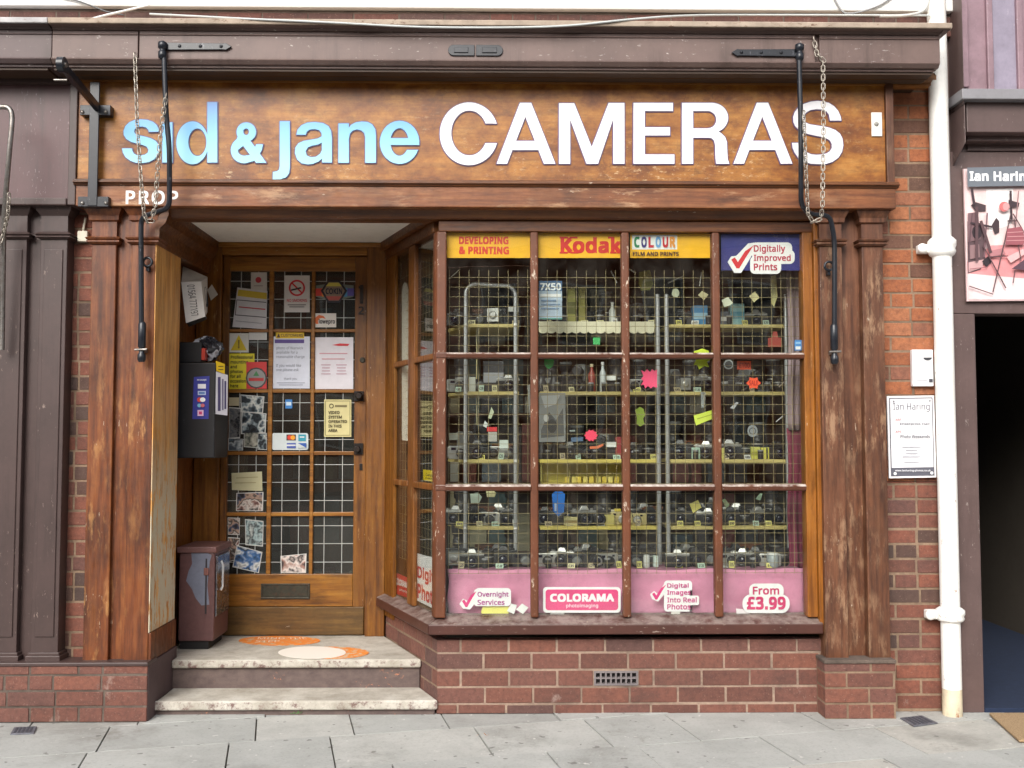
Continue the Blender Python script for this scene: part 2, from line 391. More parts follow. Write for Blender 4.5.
# ------------------------------------------------------------------ brickwork
def bricks(name, parent, fr, u0,u1,v0,v1, ch, bl, joint, mat, mort, off=0.0, bond='stretcher', depth=0.10, rnd=None, holes=(), proud=0.0):
    rnd=rnd or random.Random(3); m=MB(); cr=random.Random(41); k0=int(math.floor(v0/ch)) ; g=joint/2
    r=k0
    while True:
        a=r*ch+off; b=a+ch
        if a>=v1: break
        lo=max(a+g,v0); hi=min(b-g,v1); r+=1
        if hi-lo<0.006: continue
        u=u0-(bl*(0.5 if r%2 else 0.0))-0.02*rnd.random()
        seq=0
        while u<u1:
            if bond=='stretcher': L=bl
            else: L=bl*(0.5 if rnd.random()<(0.5 if r%2 else 0.2) else 1.0)
            p=max(u+g,u0); q=min(u+L-g,u1); u+=L
            if q-p<0.012: continue
            if any(p<h[1] and q>h[0] and lo<h[3] and hi>h[2] for h in holes):
                for (p2,q2) in [(p,min(q,min(h[0] for h in holes if lo<h[3] and hi>h[2])-g)),(max(p,max(h[1] for h in holes if lo<h[3] and hi>h[2])+g),q)]:
                    if q2-p2>0.012:
                        m.tint=rnd.random(); m.obox(fr,p2,q2,lo,hi,-depth,proud)
                continue
            m.tint=rnd.random(); j=rnd.uniform(-0.0015,0.0015); d=rnd.uniform(-0.002,0.0015)
            m.obox(fr,p+rnd.uniform(-.001,.001),q+rnd.uniform(-.001,.001),lo+j,hi+j,-depth,d+proud)
    o=m.build(name,mat,parent,bevel=0.003,seg=2)
    q=MB(); hs=sorted(holes)
    if not hs: q.obox(fr,u0+.002,u1-.002,v0+.002,v1-.002,-depth-.02,-0.0035+proud)
    else:
        h=hs[0]
        q.obox(fr,u0+.002,h[0],v0+.002,v1-.002,-depth-.02,-0.0035+proud); q.obox(fr,h[1],u1-.002,v0+.002,v1-.002,-depth-.02,-0.0035+proud)
        q.obox(fr,h[0],h[1],v0+.002,h[2],-depth-.02,-0.0035+proud); q.obox(fr,h[0],h[1],h[3],v1-.002,-depth-.02,-0.0035+proud)
    q.build('mortar',mort,o)
    return o

# ================================================================== key dimensions
YP=-0.08      # pilaster front
YPL=-0.13     # plinth front
YF=-0.12      # fascia board front
YD=0.85       # door plane
XL=X(152,430,YP)                      # lobby left wall
SC=Vector((X(437,690,0.0),0.0))       # splay corner x
SB=Vector((X(385,636,YD),YD))         # splay end at door
sdir=Vector((SB.x-SC.x,SB.y-SC.y,0)); SLEN=sdir.length; sdir.normalize()
def SX(Y): return SC.x+(SB.x-SC.x)*(Y/YD)
XR=X(822,430,-0.02)                   # window right
XPR=X(887,430,YP)                     # right pier right edge
XPL=X(87,430,YP)                      # left pier left edge
XBL=X(60,430,0)                       # brick strip left edge
XEND=X(947,430,0.0)                   # brick end at the drain pipe
ZSTEP=Z(659,0.215); ZLOW=Z(699,0.0)
ZPT=Z(660,YP); ZFB=Z(208,YF); ZFT=Z(84,YF)
ZSILL=Z(640,0.0)
ZCEIL=Z(244,YD)
ZTOP=4.6
print("XL",XL,"SC",SC,"SB",SB,"XR",XR,"XPR",XPR,"XPL",XPL,"ZSTEP",ZSTEP,"ZLOW",ZLOW,"ZPT",ZPT,"ZFB",ZFB,"ZFT",ZFT,"ZSILL",ZSILL,"ZCEIL",ZCEIL)
print("pil check", X(92,300,YP),X(83,650,YP),X(882,300,YP),X(891,650,YP), X(931,130,-.06),X(943,690,-.06),X(948,130,-.06),X(961,690,-.06))

# ================================================================== setting
def pavement():
    rnd=random.Random(11); ang=R(12.5); ca,sa=math.cos(ang),math.sin(ang)
    p0=P(345,735,0); 
    # ground point of that pixel
    d=ray(345,735); g=CAM+d*(-CAM.z/d.z)
    m=MB(); rows=[0.40,0.46,0.42,0.5]
    v=0.0; edges=[0.0]
    for k in range(14): edges.append(edges[-1]+rows[k%4])
    lo=[0.0]
    for k in range(14): lo.append(lo[-1]-rows[(k+1)%4])
    vs=sorted(set(lo+edges))
    for i in range(len(vs)-1):
        u=-7-rnd.random()
        while u<7:
            L=rnd.choice([0.42,0.5,0.55,0.6,0.68,0.45]); gp=0.0036
            q=[(u+gp,vs[i]+gp),(u+L-gp,vs[i]+gp),(u+L-gp,vs[i+1]-gp),(u+gp,vs[i+1]-gp)]
            u+=L
            w=[(g.x+a*ca-b*sa, g.y+a*sa+b*ca) for a,b in q]
            # clip against building line and kerb
            def clip(poly,f):
                out=[]
                for j in range(len(poly)):
                    a=poly[j]; b=poly[(j+1)%len(poly)]; fa,fb=f(a),f(b)
                    if fa>=0: out.append(a)
                    if fa*fb<0:
                        t=fa/(fa-fb); out.append((a[0]+(b[0]-a[0])*t,a[1]+(b[1]-a[1])*t))
                return out
            for f in (lambda p:0.03-p[1], lambda p:p[1]+3.4, lambda p:p[0]+6, lambda p:6-p[0]):
                w=clip(w,f)
                if len(w)<3: break
            if len(w)<3: continue
            m.tint=rnd.random(); h=rnd.uniform(-0.003,0.003)
            m.prism([(a,b,h) for a,b in w],(0,0,-0.05))
    o=m.build('pavement',M['slab'],None,bevel=0.004); struct(o)
    m=MB(); m.box(-6,6,-3.4,0.05,-0.3,-0.012); j=m.build('pavement_bed',M['joint']); struct(j)
    m=MB(); m.box(-30,30,-3.55,-3.405,-0.3,0.0); struct(m.build('kerb',M['kerb'],None,bevel=0.02))
    m=MB(); m.box(-200,200,-200,200,-0.6,-0.125); struct(m.build('road',M['asphalt']))
pavement()

# ================================================================== the shop
shop=thing('camera_shop','camera shop with varnished timber front, brick stallriser and recessed doorway','shop building',(0,0,0))
# --- brickwork
wallF=FY(0.0)
bricks('brick_wall',shop,wallF,XPR-0.05,XEND,1.16,Z(30,0),0.0757,0.235,0.010,M['brick_wall'],M['mortar'],off=0.01,bond='mixed',rnd=random.Random(5))
bricks('brick_wall',shop,wallF,XPR-0.05,XEND,0.0,1.16,0.0757,0.235,0.012,M['brick_lower'],M['mortar'],off=0.01,bond='mixed',rnd=random.Random(6))
bricks('brick_wall',shop,wallF,XBL-0.06,XPL+0.04,ZPT-0.02,Z(205,0),0.0757,0.15,0.011,M['brick_lower'],M['mortar'],off=0.03,bond='mixed',rnd=random.Random(8))
# upper wall: brick string then white render
ZRB=Z(9,-.06)
bricks('brick_string',shop,FY(-0.03),-3.2,XEND+0.1,Z(34,-.03),ZRB,0.0757,0.235,0.008,M['brick_string'],M['mortar_dark'],off=0.02,bond='mixed',rnd=random.Random(9))
m=MB(); m.box(-3.2,XEND+0.1,-0.06,0.2,ZRB+0.002,ZTOP); m.build('render_wall',M['stucco'],shop,bevel=0.01)
# piers' plinths
PLL,PLR=-3.2,X(147,690,YPL)
bricks('pier_plinth',shop,FY(YPL),PLL,PLR,0,ZPT-0.012,0.0757,0.235,0.010,M['brick_base'],M['mortar_dark'],off=0.0,bond='mixed',rnd=random.Random(12),depth=0.12)
m=MB(); m.box(PLL,PLR+0.004,YPL-0.006,0,ZPT-0.012,ZPT+0.006); m.build('plinth_cap',M['dark_paint'],shop,bevel=0.004)
PRL,PRR=X(825,690,YPL),X(896,690,YPL)
bricks('pier_plinth',shop,FY(YPL),PRL,PRR,0,ZPT-0.012,0.0757,0.235,0.010,M['brick_base'],M['mortar'],off=0.0,bond='mixed',rnd=random.Random(13),depth=0.12)
m=MB(); m.box(PRL-0.004,PRR+0.004,YPL-0.006,0,ZPT-0.012,ZPT+0.006); m.build('plinth_cap',M['mortar_dark'],shop,bevel=0.004)
# stallriser under the window, front and splayed side
vent=(X(594,675,0),X(638,675,0),.138,.209)
bricks('stallriser',shop,wallF,SC.x,XR+0.02,0,ZSILL,0.0845,0.243,0.011,M['brick_base'],M['mortar_light'],off=-0.0375,bond='stretcher',rnd=random.Random(20),depth=0.06,holes=[vent])
splayF=Frame((SB.x,SB.y,0),(-sdir.x,-sdir.y,0))
bricks('stallriser',shop,splayF,0,SLEN-0.003,0,ZSILL,0.0845,0.243,0.011,M['brick_base'],M['mortar'],off=-0.0375,bond='stretcher',rnd=random.Random(21),depth=0.06)
# air vent
m=MB(); a,b,c,d=vent; y0,y1=-0.004,0.03
nx,nz=8,2
m.box(a,b,0.03,0.045,c,d)
vb=m.build('air_vent',flat((50,46,46),0.6),shop)
m=MB(); t=0.009
m.box(a,b,y0,y1,c,c+t); m.box(a,b,y0,y1,d-t,d); m.box(a,a+t,y0,y1,c+t,d-t); m.box(b-t,b,y0,y1,c+t,d-t)
for i in range(1,nx):
    x=a+t+(b-a-2*t)*i/nx; m.box(x-.004,x+.004,y0+.002,y1,c+t,d-t)
m.box(a+t,b-t,y0+.003,y1-.001,(c+d)/2-.004,(c+d)/2+.004)
m.build('vent_grate',paint('vent_grey',(120,112,112),0.6,0.2),vb)

# --- pilasters
def pilaster(px0,px1,mat,name='pilaster',py=430):
    x0,x1=X(px0,py,YP),X(px1,py,YP); zt=Z(246,YP); zn=Z(238,YP); zc=Z(209,YP)
    m=MB(); m.box(x0,x1,YP,0.03,ZPT,zt+.002); o=m.build(name,mat,shop,bevel=0.004)
    m=MB()
    # neck mould, frieze block and flared capital
    e=0.026
    prof=[(0.0,0),(0.010,0.003),(e*.8,0.012),(e*.8,0.020),(e*.55,0.023),(e*.8,0.028),(e,0.036),(e*.4,0.044),(0.0,0.047)]
    for i in range(len(prof)-1):
        (a,za),(b,zb)=prof[i],prof[i+1]
        z0,z1=zt+.002+za*(zn-zt)/0.047,zt+.002+zb*(zn-zt)/0.047
        m.hexa([(x0-a,YP-a,z0),(x1+a,YP-a,z0),(x1+a,0.03,z0),(x0-a,0.03,z0),(x0-b,YP-b,z1),(x1+b,YP-b,z1),(x1+b,0.03,z1),(x0-b,0.03,z1)])
    h=zc-zn; base=zn+.002
    for (a,f0),(b,f1) in zip([(0,0),(0,.5),(.012,.55),(.014,.7),(.03,.9),(.034,1.0)],[(0,.5),(.012,.55),(.014,.7),(.03,.9),(.034,1.0),(.034,1.12)]):
        z0,z1=base+h*f0,base+h*f1
        m.hexa([(x0-a,YP-a,z0),(x1+a,YP-a,z0),(x1+a,0.03,z0),(x0-a,0.03,z0),(x0-b,YP-b,z1),(x1+b,YP-b,z1),(x1+b,0.03,z1),(x0-b,0.03,z1)])
    m.build('capital',mat,o)
    return o
pilaster(87.5,112.5,M['pil_left']); 
pilaster(128,152,M['pil_left'])
m=MB(); m.box(X(111,430,YP),X(129,430,YP),-0.055,0.03,ZPT,ZFB+.02); m.build('recessed_panel',M['pil_left'],shop)
pilaster(822.5,845,M['pil_right']); pilaster(865,886.5,M['pil_right'])
m=MB(); m.box(X(844,430,YP),X(866,430,YP),-0.03,0.03,ZPT,ZFB+.02); m.build('recessed_panel',M['pil_right'],shop)
# arched heads of the recesses between capitals
def arch_head(xa,xb,mat):
    zt=Z(209,YP)+.012; zb=Z(246,YP); r=(xb-xa)/2; cx=(xa+xb)/2; pts=[(xa,0,zt),(xa,0,zt-.05)]
    for k in range(9):
        a=math.pi-math.pi*k/8; pts.append((cx+r*math.cos(a)*.98,0,zt-.05+r*math.sin(a)*.98*0.85))
    pts += [(xb,0,zt-.05),(xb,0,zt)]
    m=MB(); m.prism([(x,-0.072,z) for x,_,z in pts],(0,0.03,0)); m.build('arch_head',mat,shop)
arch_head(X(112.5,225,YP),X(128,225,YP),M['pil_left']); arch_head(X(845,225,YP),X(865,225,YP),M['pil_right'])

# --- fascia sign (board, mouldings, letters)
XFL,XFR=X(78,145,YF),X(893,145,YF)
sign=thing('shop_sign','long varnished timber fascia sign with pale blue and white raised lettering','sign',(0,YF,ZFB))
zb0,zb1=Z(181,YF),Z(84,YF)
m=MB(); m.box(XFL,X(885,145,YF),YF,0.0,zb0-.03,zb1+.05); m.build('sign_board',M['sign_wood'],sign)
m=MB(); m.box(X(885,145,YF)+.002,XFR,YF-.018,0.0,zb0-.02,zb1+.05); m.build('end_stile',M['pil_right'],sign,bevel=.003)
m=MB(); m.box(XFL,XFR+.004,YF-.014,0.0,ZFB,zb0-.032); m.build('lower_board',M['lower_wood'],sign,bevel=.004)
zm1=Z(180.5,YF); zm0=zb0-.034; H=zm1-zm0
m=MB(); q=[(YF+.05,zm0),(YF-.02,zm0),(YF-.024,zm0+.25*H),(YF-.034,zm0+.32*H),(YF-.034,zm0+.55*H),(YF-.026,zm0+.62*H),(YF-.026,zm0+.8*H),(YF-.006,zm0+H),(YF+.05,zm0+H)]
m.profx(q,XFL-.01,XFR+.018); m.build('lower_moulding',M['mould_wood'],sign,bevel=.002)
# bed mould below the cornice
zs=Z(70,-0.29)  # cornice soffit
q=[(YF+.05,zb1),(YF-.012,zb1),(YF-.014,zb1+.012),(YF-.03,zb1+.02),(YF-.05,zb1+.05),(YF-.075,zs-.004),(YF-.075,zs+.02),(YF+.05,zs+.02)]
m=MB(); m.profx(q,XFL,X(930,90,YF)); m.build('bed_moulding',M['soffit_wood'],sign)

# --- cornice
YC=-0.29
XCR=X(940,50,YC); XCS=X(52,50,YC)
zc0=Z(68,YC); zl1=Z(60,YC-.012); zb_=Z(33,YC); zd=Z(25.5,YC-.05); zf=Z(18.5,YC-.05)
def cornice(xa,xb,parent,mat,topmat,ret,gaps=()):
    r=1 if ret else 0
    m=MB(); e=.004
    m.box(xa,xb-.02*r,YC+.02,0.0,zc0,zl1)                             # body behind lip
    m.prism([(xa,YC+.006,zc0+.012),(xa,YC-.012,zc0+.03),(xa,YC-.012,zl1),(xa,0,zl1),(xa,0,zc0+.012)],(xb-xa-.006*r,0,0))
    cuts=[xa]+[c for g in gaps for c in (g[0]-g[1]/2,g[0]+g[1]/2)]+[xb]
    for i in range(0,len(cuts),2):
        m.box(cuts[i],cuts[i+1],YC,0.0,zl1+.002,zb_)
        m.box(cuts[i]+.001,cuts[i+1]-.004*r,YC-.006,YC+.01,zb_-.022,zb_-.016)
    m.box(xa,xb-.03,YC+.02,0.0,zl1+.001,zb_-.001)
    o=m.build('cornice',mat,parent,bevel=.004)
    m=MB(); m.box(xa,xb-.03,YC+.03,0.0,zc0-.012,zc0-.001); m.build('soffit_board',M['soffit_dark'],o)
    m=MB(); m.prism([(xa,YC-.004,zb_+.002),(xa,YC-.014,zb_+.02),(xa,YC-.02,zb_+.035),(xa,YC-.045,zd-.004),(xa,0,zd-.004),(xa,0,zb_+.002)],(xb-xa+.0*r,0,0))
    if ret: m.hexa([(xb,YC,zb_+.002),(xb+.004,YC,zb_+.002),(xb+.004,0,zb_+.002),(xb,0,zb_+.002),(xb,YC-.045,zd-.004),(xb+.035,YC-.045,zd-.004),(xb+.035,0,zd-.004),(xb,0,zd-.004)])
    m.build('cornice_moulding',mat,o)
    m=MB(); m.prism([(xa,YC-.055,zd-.002),(xa,YC-.055,zf-.01),(xa,-0.03,zf+.09),(xa,-0.03,zd-.002)],(xb-xa+.04*r,0,0)); m.build('cornice_capping',topmat,o,bevel=.004)
    return o
cornice(XCS,XCR,shop,M['cornice'],M['fillet'],True,[(X(138.5,46,YC),.006),(X(817.5,46,YC),.02)])
# ================================================================== bay window (front + splay)
win=bpy.data.objects.new('bay_window',None); col.objects.link(win); win.parent=shop
YW=0.0
zt0,zt1=Z(358.5,-.02),Z(352.5,-.02); zu0,zu1=Z(491,-.02),Z(484.5,-.02)
zh0,zh1=Z(232,-.01),Z(221,-.01); zsl=Z(614,0.03)
# beam under the fascia along the whole front
m=MB(); m.box(XL+.0,X(821,215,-.02),-.045,0.06,zh1+.002,ZFB+.03); m.profx([(-.06,zh1+.02),(-.052,zh1+.006),(-.0445,zh1+.004),(-.0445,ZFB+.03),(-.075,ZFB+.03),(-.075,zh1+.05)],XL,X(821,215,-.02))
m.build('front_beam',M['mould_wood'],shop)
# head rail
def bar(name,mat,px0,px1,y0,y1,z0,z1,bv=.006,py=430): 
    m=MB(); m.box(X(px0,py,0),X(px1,py,0),y0,y1,z0,z1); return m.build(name,mat,win,bevel=bv)
m=MB(); m.box(SC.x,XR,-.022,.045,zh0,zh1); m.build('head_rail',M['mould_wood'],win,bevel=.004)
def post(name,mat,pxa,pxb,y0,y1,bv=.006):
    m=MB(); m.box(X(pxa,430,0),X(pxb,430,0),y0,y1,zsl-.01,zh0-.001); return m.build(name,mat,win,bevel=bv)
mulls=[(530.3,538.3),(621.7,629.7),(712.7,720.7)]
for a,b in mulls: post('mullion',M['mullion'],a,b,-.026,.03,.009)
post('window_post',M['orange_post'],803.5,813.5,-.030,.05,.004)
m=MB(); m.box(X(813.7,430,0),XR+.004,-.048,.05,zsl-.08,zh1); m.build('window_jamb',M['orange_post'],win,bevel=.004)
# corner post
m=MB(); cx=X(441,430,0); hw=.026
m.prism([(cx-hw-.008,-.012,zsl-.01),(cx-hw+.006,-.028,zsl-.01),(cx+hw,-.028,zsl-.01),(cx+hw,.03,zsl-.01),(cx-hw+.0,.05,zsl-.01),(cx-hw-.02,.03,zsl-.01)],(0,0,zh0-zsl+.009)); m.build('corner_post',M['mullion'],win,bevel=.006)
# transoms (front) per bay, rounded nose
cols=[(446,530.3),(538.3,621.7),(629.7,712.7),(720.7,803.5)]
for (z0,z1) in ((zt0,zt1),(zu0,zu1)):
    for a,b in cols:
        m=MB(); x0,x1=X(a,430,0),X(b,430,0); zm=(z0+z1)/2
        m.profx([(-.030,z0+.006),(-.024,z0),(.03,z0),(.03,z1),(-.02,z1),(-.034,zm+.006)],x0-.001,x1+.001); m.build('transom',M['transom'],win)
    m=MB(); x0,x1=X(437,430,0),X(447,430,0); m.box(x0-.006,x1,-.032,.01,z0+.002,z1-.002); m.build('transom',M['transom'],win,bevel=.004)
# panes
rows=[(zt1,zh0),(zu1,zt0),(zsl,zu0)]
for a,b in cols:
    for z0,z1 in rows:
        m=MB(); m.box(X(a,430,0)-.004,X(b,430,0)+.004,.004,.008,z0-.003,z1+.003); m.build('pane',M['glass'],win)
# sill
e=SC.x
sy=-.062
z0,z1=Z(635,sy),Z(624.5,sy)
def splay_off(t,d):  # point along splay at distance t from corner, offset d outwards
    n=Vector((-sdir.y,sdir.x,0)); n=n if n.x<0 else -n
    q=Vector((SC.x,SC.y,0))+sdir*t+n*d; return q
nrm=Vector((-sdir.y,sdir.x,0)); nrm=nrm if nrm.x<0 else -nrm
# mitred outer corner
def corner(d): # offset d from both faces
    # front face y=-d ; splay line offset d
    q=splay_off(0,d); t=(-d-q.y)/sdir.y; return q+sdir*t
xr=X(823,628,-.05)
co,ci=corner(.062),corner(-.05)
so,si=splay_off(SLEN-.02,.062),splay_off(SLEN-.02,-.05)
m=MB()
def ring(zo0,zo1,zi): 
    A=[(co.x,co.y),(xr,-.062),(xr,.05),(ci.x,ci.y)]
    m.hexa([(A[0][0],A[0][1],zo0),(A[1][0],A[1][1],zo0),(A[2][0],A[2][1],zo0),(A[3][0],A[3][1],zo0),(A[0][0],A[0][1],zo1),(A[1][0],A[1][1],zo1),(A[2][0],A[2][1],zi),(A[3][0],A[3][1],zi)])
    B=[(so.x,so.y),(co.x,co.y),(ci.x,ci.y),(si.x,si.y)]
    m.hexa([(B[0][0],B[0][1],zo0),(B[1][0],B[1][1],zo0),(B[2][0],B[2][1],zo0),(B[3][0],B[3][1],zo0),(B[0][0],B[0][1],zo1),(B[1][0],B[1][1],zo1),(B[2][0],B[2][1],zi),(B[3][0],B[3][1],zi)])
ring(z0,z1,zsl+.004)
m.build('sill',M['sill'],win,bevel=.006)
# splayed side: frame measured along the splay from the corner
sF=Frame((SC.x,SC.y,0),(-sdir.x,-sdir.y,0))     # u negative going in
def U(px,py=430): return sF.hit(px,py)[0]
us=[U(436),U(416),U(410),U(396),U(381)]
print('splay u',us, 'slen',SLEN)
def sbox(name,mat,u0,u1,v0,v1,w0,w1,bv=.005):
    m=MB(); m.obox(sF,u0,u1,v0,v1,w0,w1); return m.build(name,mat,win,bevel=bv)
sbox('mullion',M['mullion_oak'],us[2],us[1],zsl-.01,zh0-.001,-.012,.014,.005)
sbox('splay_post',M['door_wood'],-SLEN-.06,us[3],ZSILL-.02,ZCEIL,-.008,.012,.004)
sbox('head_rail',M['mould_wood'],-SLEN-.02,us[0]-.0,zh0+.001,ZCEIL+.02,-.045,.02,.004)
sbox('splay_cornice',M['mould_wood'],-SLEN-.02,us[0]+.03,zh1-.0,ZCEIL+.02,.02,.05,.008)
for (z0,z1) in ((zt0,zt1),(zu0,zu1)):
    for a,b in ((us[1],us[0]),(us[3],us[2])):
        m=MB(); m.obox(sF,a,b,z0,z1,-.012,.018); m.build('transom',M['mullion_oak'],win,bevel=.006)
for a,b in ((us[1],us[0]),(us[3],us[2])):
    for z0,z1 in rows:
        m=MB(); m.obox(sF,a-.004,b+.004,z0-.003,z1+.003,-.010,-.006); m.build('pane',M['glass'],win)

# ================================================================== lobby
m=MB(); m.box(XL-.1,0.35,-.04,YD+.15,ZCEIL,ZCEIL+.03); m.build('lobby_ceiling',M['ceiling'],shop)
# left lobby wall: pine return panel, boarding, painted brick base
ypan=.31
XW=XL-.07
m=MB(); m.box(XL-.06,XL+.004,YP+.003,ypan,Z(625,.1),ZCEIL); m.build('return_panel',M['panel_yellow'],shop)
m=MB(); m.box(XW-.06,XW,ypan-.05,YD+.06,ZSTEP,ZCEIL); m.build('lobby_wall',M['lobby_wood'],shop)
m=MB(); m.box(XL-.06,XL+.014,YP+.006,ypan,ZPT-.004,Z(625,.1)-.002); m.build('skirting_board',M['pil_left'],shop,bevel=.004)
m=MB(); m.box(XL-.12,XL+.02,YPL+.01,ypan,0,ZPT-.006); m.build('lobby_plinth',M['painted_brick'],shop,bevel=.004)
hz=ZCEIL-.19
m=MB(); prof=[(0,hz),(.012,hz+.004),(.02,hz+.03),(.022,hz+.08),(.05,hz+.11),(.065,hz+.15),(.07,ZCEIL-.001),(0,ZCEIL-.001)]
m.prism([(XL+a,YP-.01,z) for a,z in prof],(0,YD-YP+.01,0)); m.box(XW,XL+.001,ypan,YD,hz+.001,ZCEIL-.002); m.build('lobby_cornice',M['mould_wood'],shop)
# steps
top=[(XL+.021,.215),(SX(.215)-.004,.215),(SX(YD+.1)-.004,YD+.1),(XW,YD+.1),(XW,ypan+.002),(XL+.021,ypan+.002)]
m=MB(); m.prism([(x,y,ZSTEP-.045) for x,y in top],(0,0,.045)); s1=m.build('step',M['step'],shop,bevel=.012,seg=3)
m=MB(); m.box(XL+.022,SX(.24)-.006,.24,.5,ZLOW-.05,ZSTEP-.046); m.build('riser',M['riser'],s1)
lw=[(XL-.0,-.02),(SC.x+.006,-.02),(SX(.24),.24),(SX(.4),.40),(XL+.021,.40),(XL+.021,.0)]
m=MB(); m.prism([(x,y,ZLOW-.048) for x,y in lw],(0,0,.048)); s2=m.build('step',M['step'],shop,bevel=.012,seg=3)
m=MB(); m.box(XL+.01,SC.x-.012,.0,.3,-.02,ZLOW-.049); m.build('riser',M['riser'],s2)

# ================================================================== door
dx0,dx1=X(221,430,YD),X(366,430,YD)
fx0,fx1=X(209,430,YD),X(381,430,YD)
zd0,zd1=ZSTEP+.006,Z(257,YD)
m=MB(); m.box(fx0-.08,dx0-.003,YD-.03,YD+.09,ZSTEP,ZCEIL); m.build('door_jamb',M['door_wood'],shop,bevel=.004)
m=MB(); m.box(dx1+.003,fx1+.03,YD-.03,YD+.09,ZSTEP,ZCEIL); m.build('door_jamb',M['door_wood'],shop,bevel=.004)
m=MB(); m.box(dx0-.003,dx1+.003,YD-.03,YD+.09,zd1+.004,ZCEIL); m.build('door_head',M['door_rail'],shop,bevel=.004)
m=MB(); m.box(fx0-.02,fx1,YD-.045,YD-.028,zd1+.05,ZCEIL-.001); m.build('door_architrave',M['door_rail'],shop,bevel=.006)
door=bpy.data.objects.new('door',None); col.objects.link(door); door.parent=shop
gx=[X(227.5,430,YD),X(267.3,430,YD),X(271.7,430,YD),X(310,430,YD),X(313.6,430,YD),X(354,430,YD)]
gz=[Z(q,YD) for q in (271.5,329.2,332.3,389.3,392.8,451.2,455,512,516,573.8)]
yb=YD+.045
m=MB()
m.box(dx0,gx[0],YD,yb,zd0,zd1); m.build('stile',M['door_wood'],door,bevel=.003)
m=MB(); m.box(gx[5],dx1,YD,yb,zd0,zd1); m.build('stile',M['door_wood'],door,bevel=.003)
m=MB(); m.box(gx[0]+.0005,gx[5]-.0005,YD,yb,gz[0],zd1); m.build('rail',M['door_rail'],door,bevel=.003)
m=MB(); m.box(gx[0]+.0005,gx[5]-.0005,YD,yb,Z(606,YD),gz[9]); m.build('rail',M['door_rail'],door,bevel=.003)
m=MB(); m.box(dx0+.004,dx1-.004,YD-.012,yb,zd0,Z(606,YD)-.001); m.build('kick_board',M['kick_wood'],door,bevel=.004)
m=MB()
for a,b in ((1,2),(3,4)): m.box(gx[a],gx[b],YD+.004,yb-.004,gz[9],gz[0])
for k in (1,3,5,7):
    for a,b in ((0,1),(2,3),(4,5)): m.box(gx[a],gx[b],YD+.005,yb-.005,gz[k+1],gz[k])
m.build('glazing_bars',M['door_rail'],door,bevel=.003)
yg=YD+.022
rl=random.Random(4)
for a in (0,2,4):
    for k in (0,2,4,6,8):
        m=MB(); m.box(gx[a]-.004,gx[a+1]+.004,yg,yg+.004,gz[k+1]-.004,gz[k]+.004); p=m.build('pane',M['door_glass'],door)
        m=MB(); w=gx[a+1]-gx[a]; h=gz[k]-gz[k+1]; r=.0019
        for f in (.27,.71): m.box(gx[a]+w*f-r,gx[a]+w*f+r,yg-.003,yg+.006,gz[k+1],gz[k])
        for f in (.2,.52,.83): m.box(gx[a],gx[a+1],yg-.0025,yg+.0055,gz[k+1]+h*f-r,gz[k+1]+h*f+r)
        m.build('lead_came',M['lead_came'],p)
# letter plate
lp=FY(YD-.0)
x0,x1,z0,z1=X(261,590,YD),X(310,590,YD),Z(598.5,YD),Z(583,YD)
bm=metal('dark_bronze',(58,56,46),0.5,0.3,0.3,0.4)
m=MB(); t=.012; m.box(x0,x1,YD-.008,YD+.001,z0,z0+t); m.box(x0,x1,YD-.008,YD+.001,z1-t,z1); m.box(x0,x0+t,YD-.0075,YD+.001,z0+t,z1-t); m.box(x1-t,x1,YD-.0075,YD+.001,z0+t,z1-t)
m.box(x0+t,x1-t,YD-.004,YD+.001,z0+t,z1-t); m.build('letter_plate',bm,door,bevel=.003)
# handle, lock, keyhole, knob
dk=metal('dark_handle',(46,42,40),0.4,0.3,0.2,0.7)
h=P(360,396,YD); m=MB(); m.lathe(h,[(.022,0),(.022,.006),(.012,.010),(.010,.03),(.022,.038),(.024,.05),(.016,.058)],14,'y'); m.box(h.x-.034,h.x+.022,YD-.014,YD+.001,h.z-.03,h.z+.028); m.build('door_handle',dk,door)
h=P(358,449,YD); m=MB(); m.lathe(h,[(.018,0),(.018,.006),(.009,.01),(.009,.024),(.018,.032),(.016,.042)],14,'y'); m.box(h.x-.022,h.x+.03,YD-.012,YD+.001,h.z-.032,h.z+.034); m.build('door_knob',dk,door)
h=P(362.5,360,YD); m=MB(); m.lathe(h,[(.017,0),(.017,.005),(.013,.008),(.007,.008),(.007,.004)],16,'y'); m.build('door_lock',bm,door)
h=P(361,467,YD); m=MB(); m.box(h.x-.009,h.x+.009,YD-.003,YD+.001,h.z-.02,h.z+.02); m.build('keyhole_plate',dk,door,bevel=.002)
# shop interior shell
m=MB(); m.box(-2.2,1.95,3.6,3.7,0,2.75); m.build('interior_wall',M['interior'],shop)
m=MB(); m.box(1.80,1.9,.052,3.6,0,2.75); m.build('interior_wall',M['interior'],shop)
m=MB(); m.box(-2.3,-2.2,YD+.1,3.6,0,2.75); m.build('interior_wall',M['interior'],shop)
m=MB(); m.box(-2.2,fx0-.075,YD+.02,YD+.09,0,2.75); m.build('interior_wall',M['interior'],shop)
m=MB(); m.box(-2.3,1.95,.06,3.7,2.70,2.78); m.build('interior_ceiling',M['interior'],shop)
m=MB(); m.box(-2.2,1.8,YD+.1,3.6,.15,.2); m.build('interior_floor',M['int_floor'],shop)

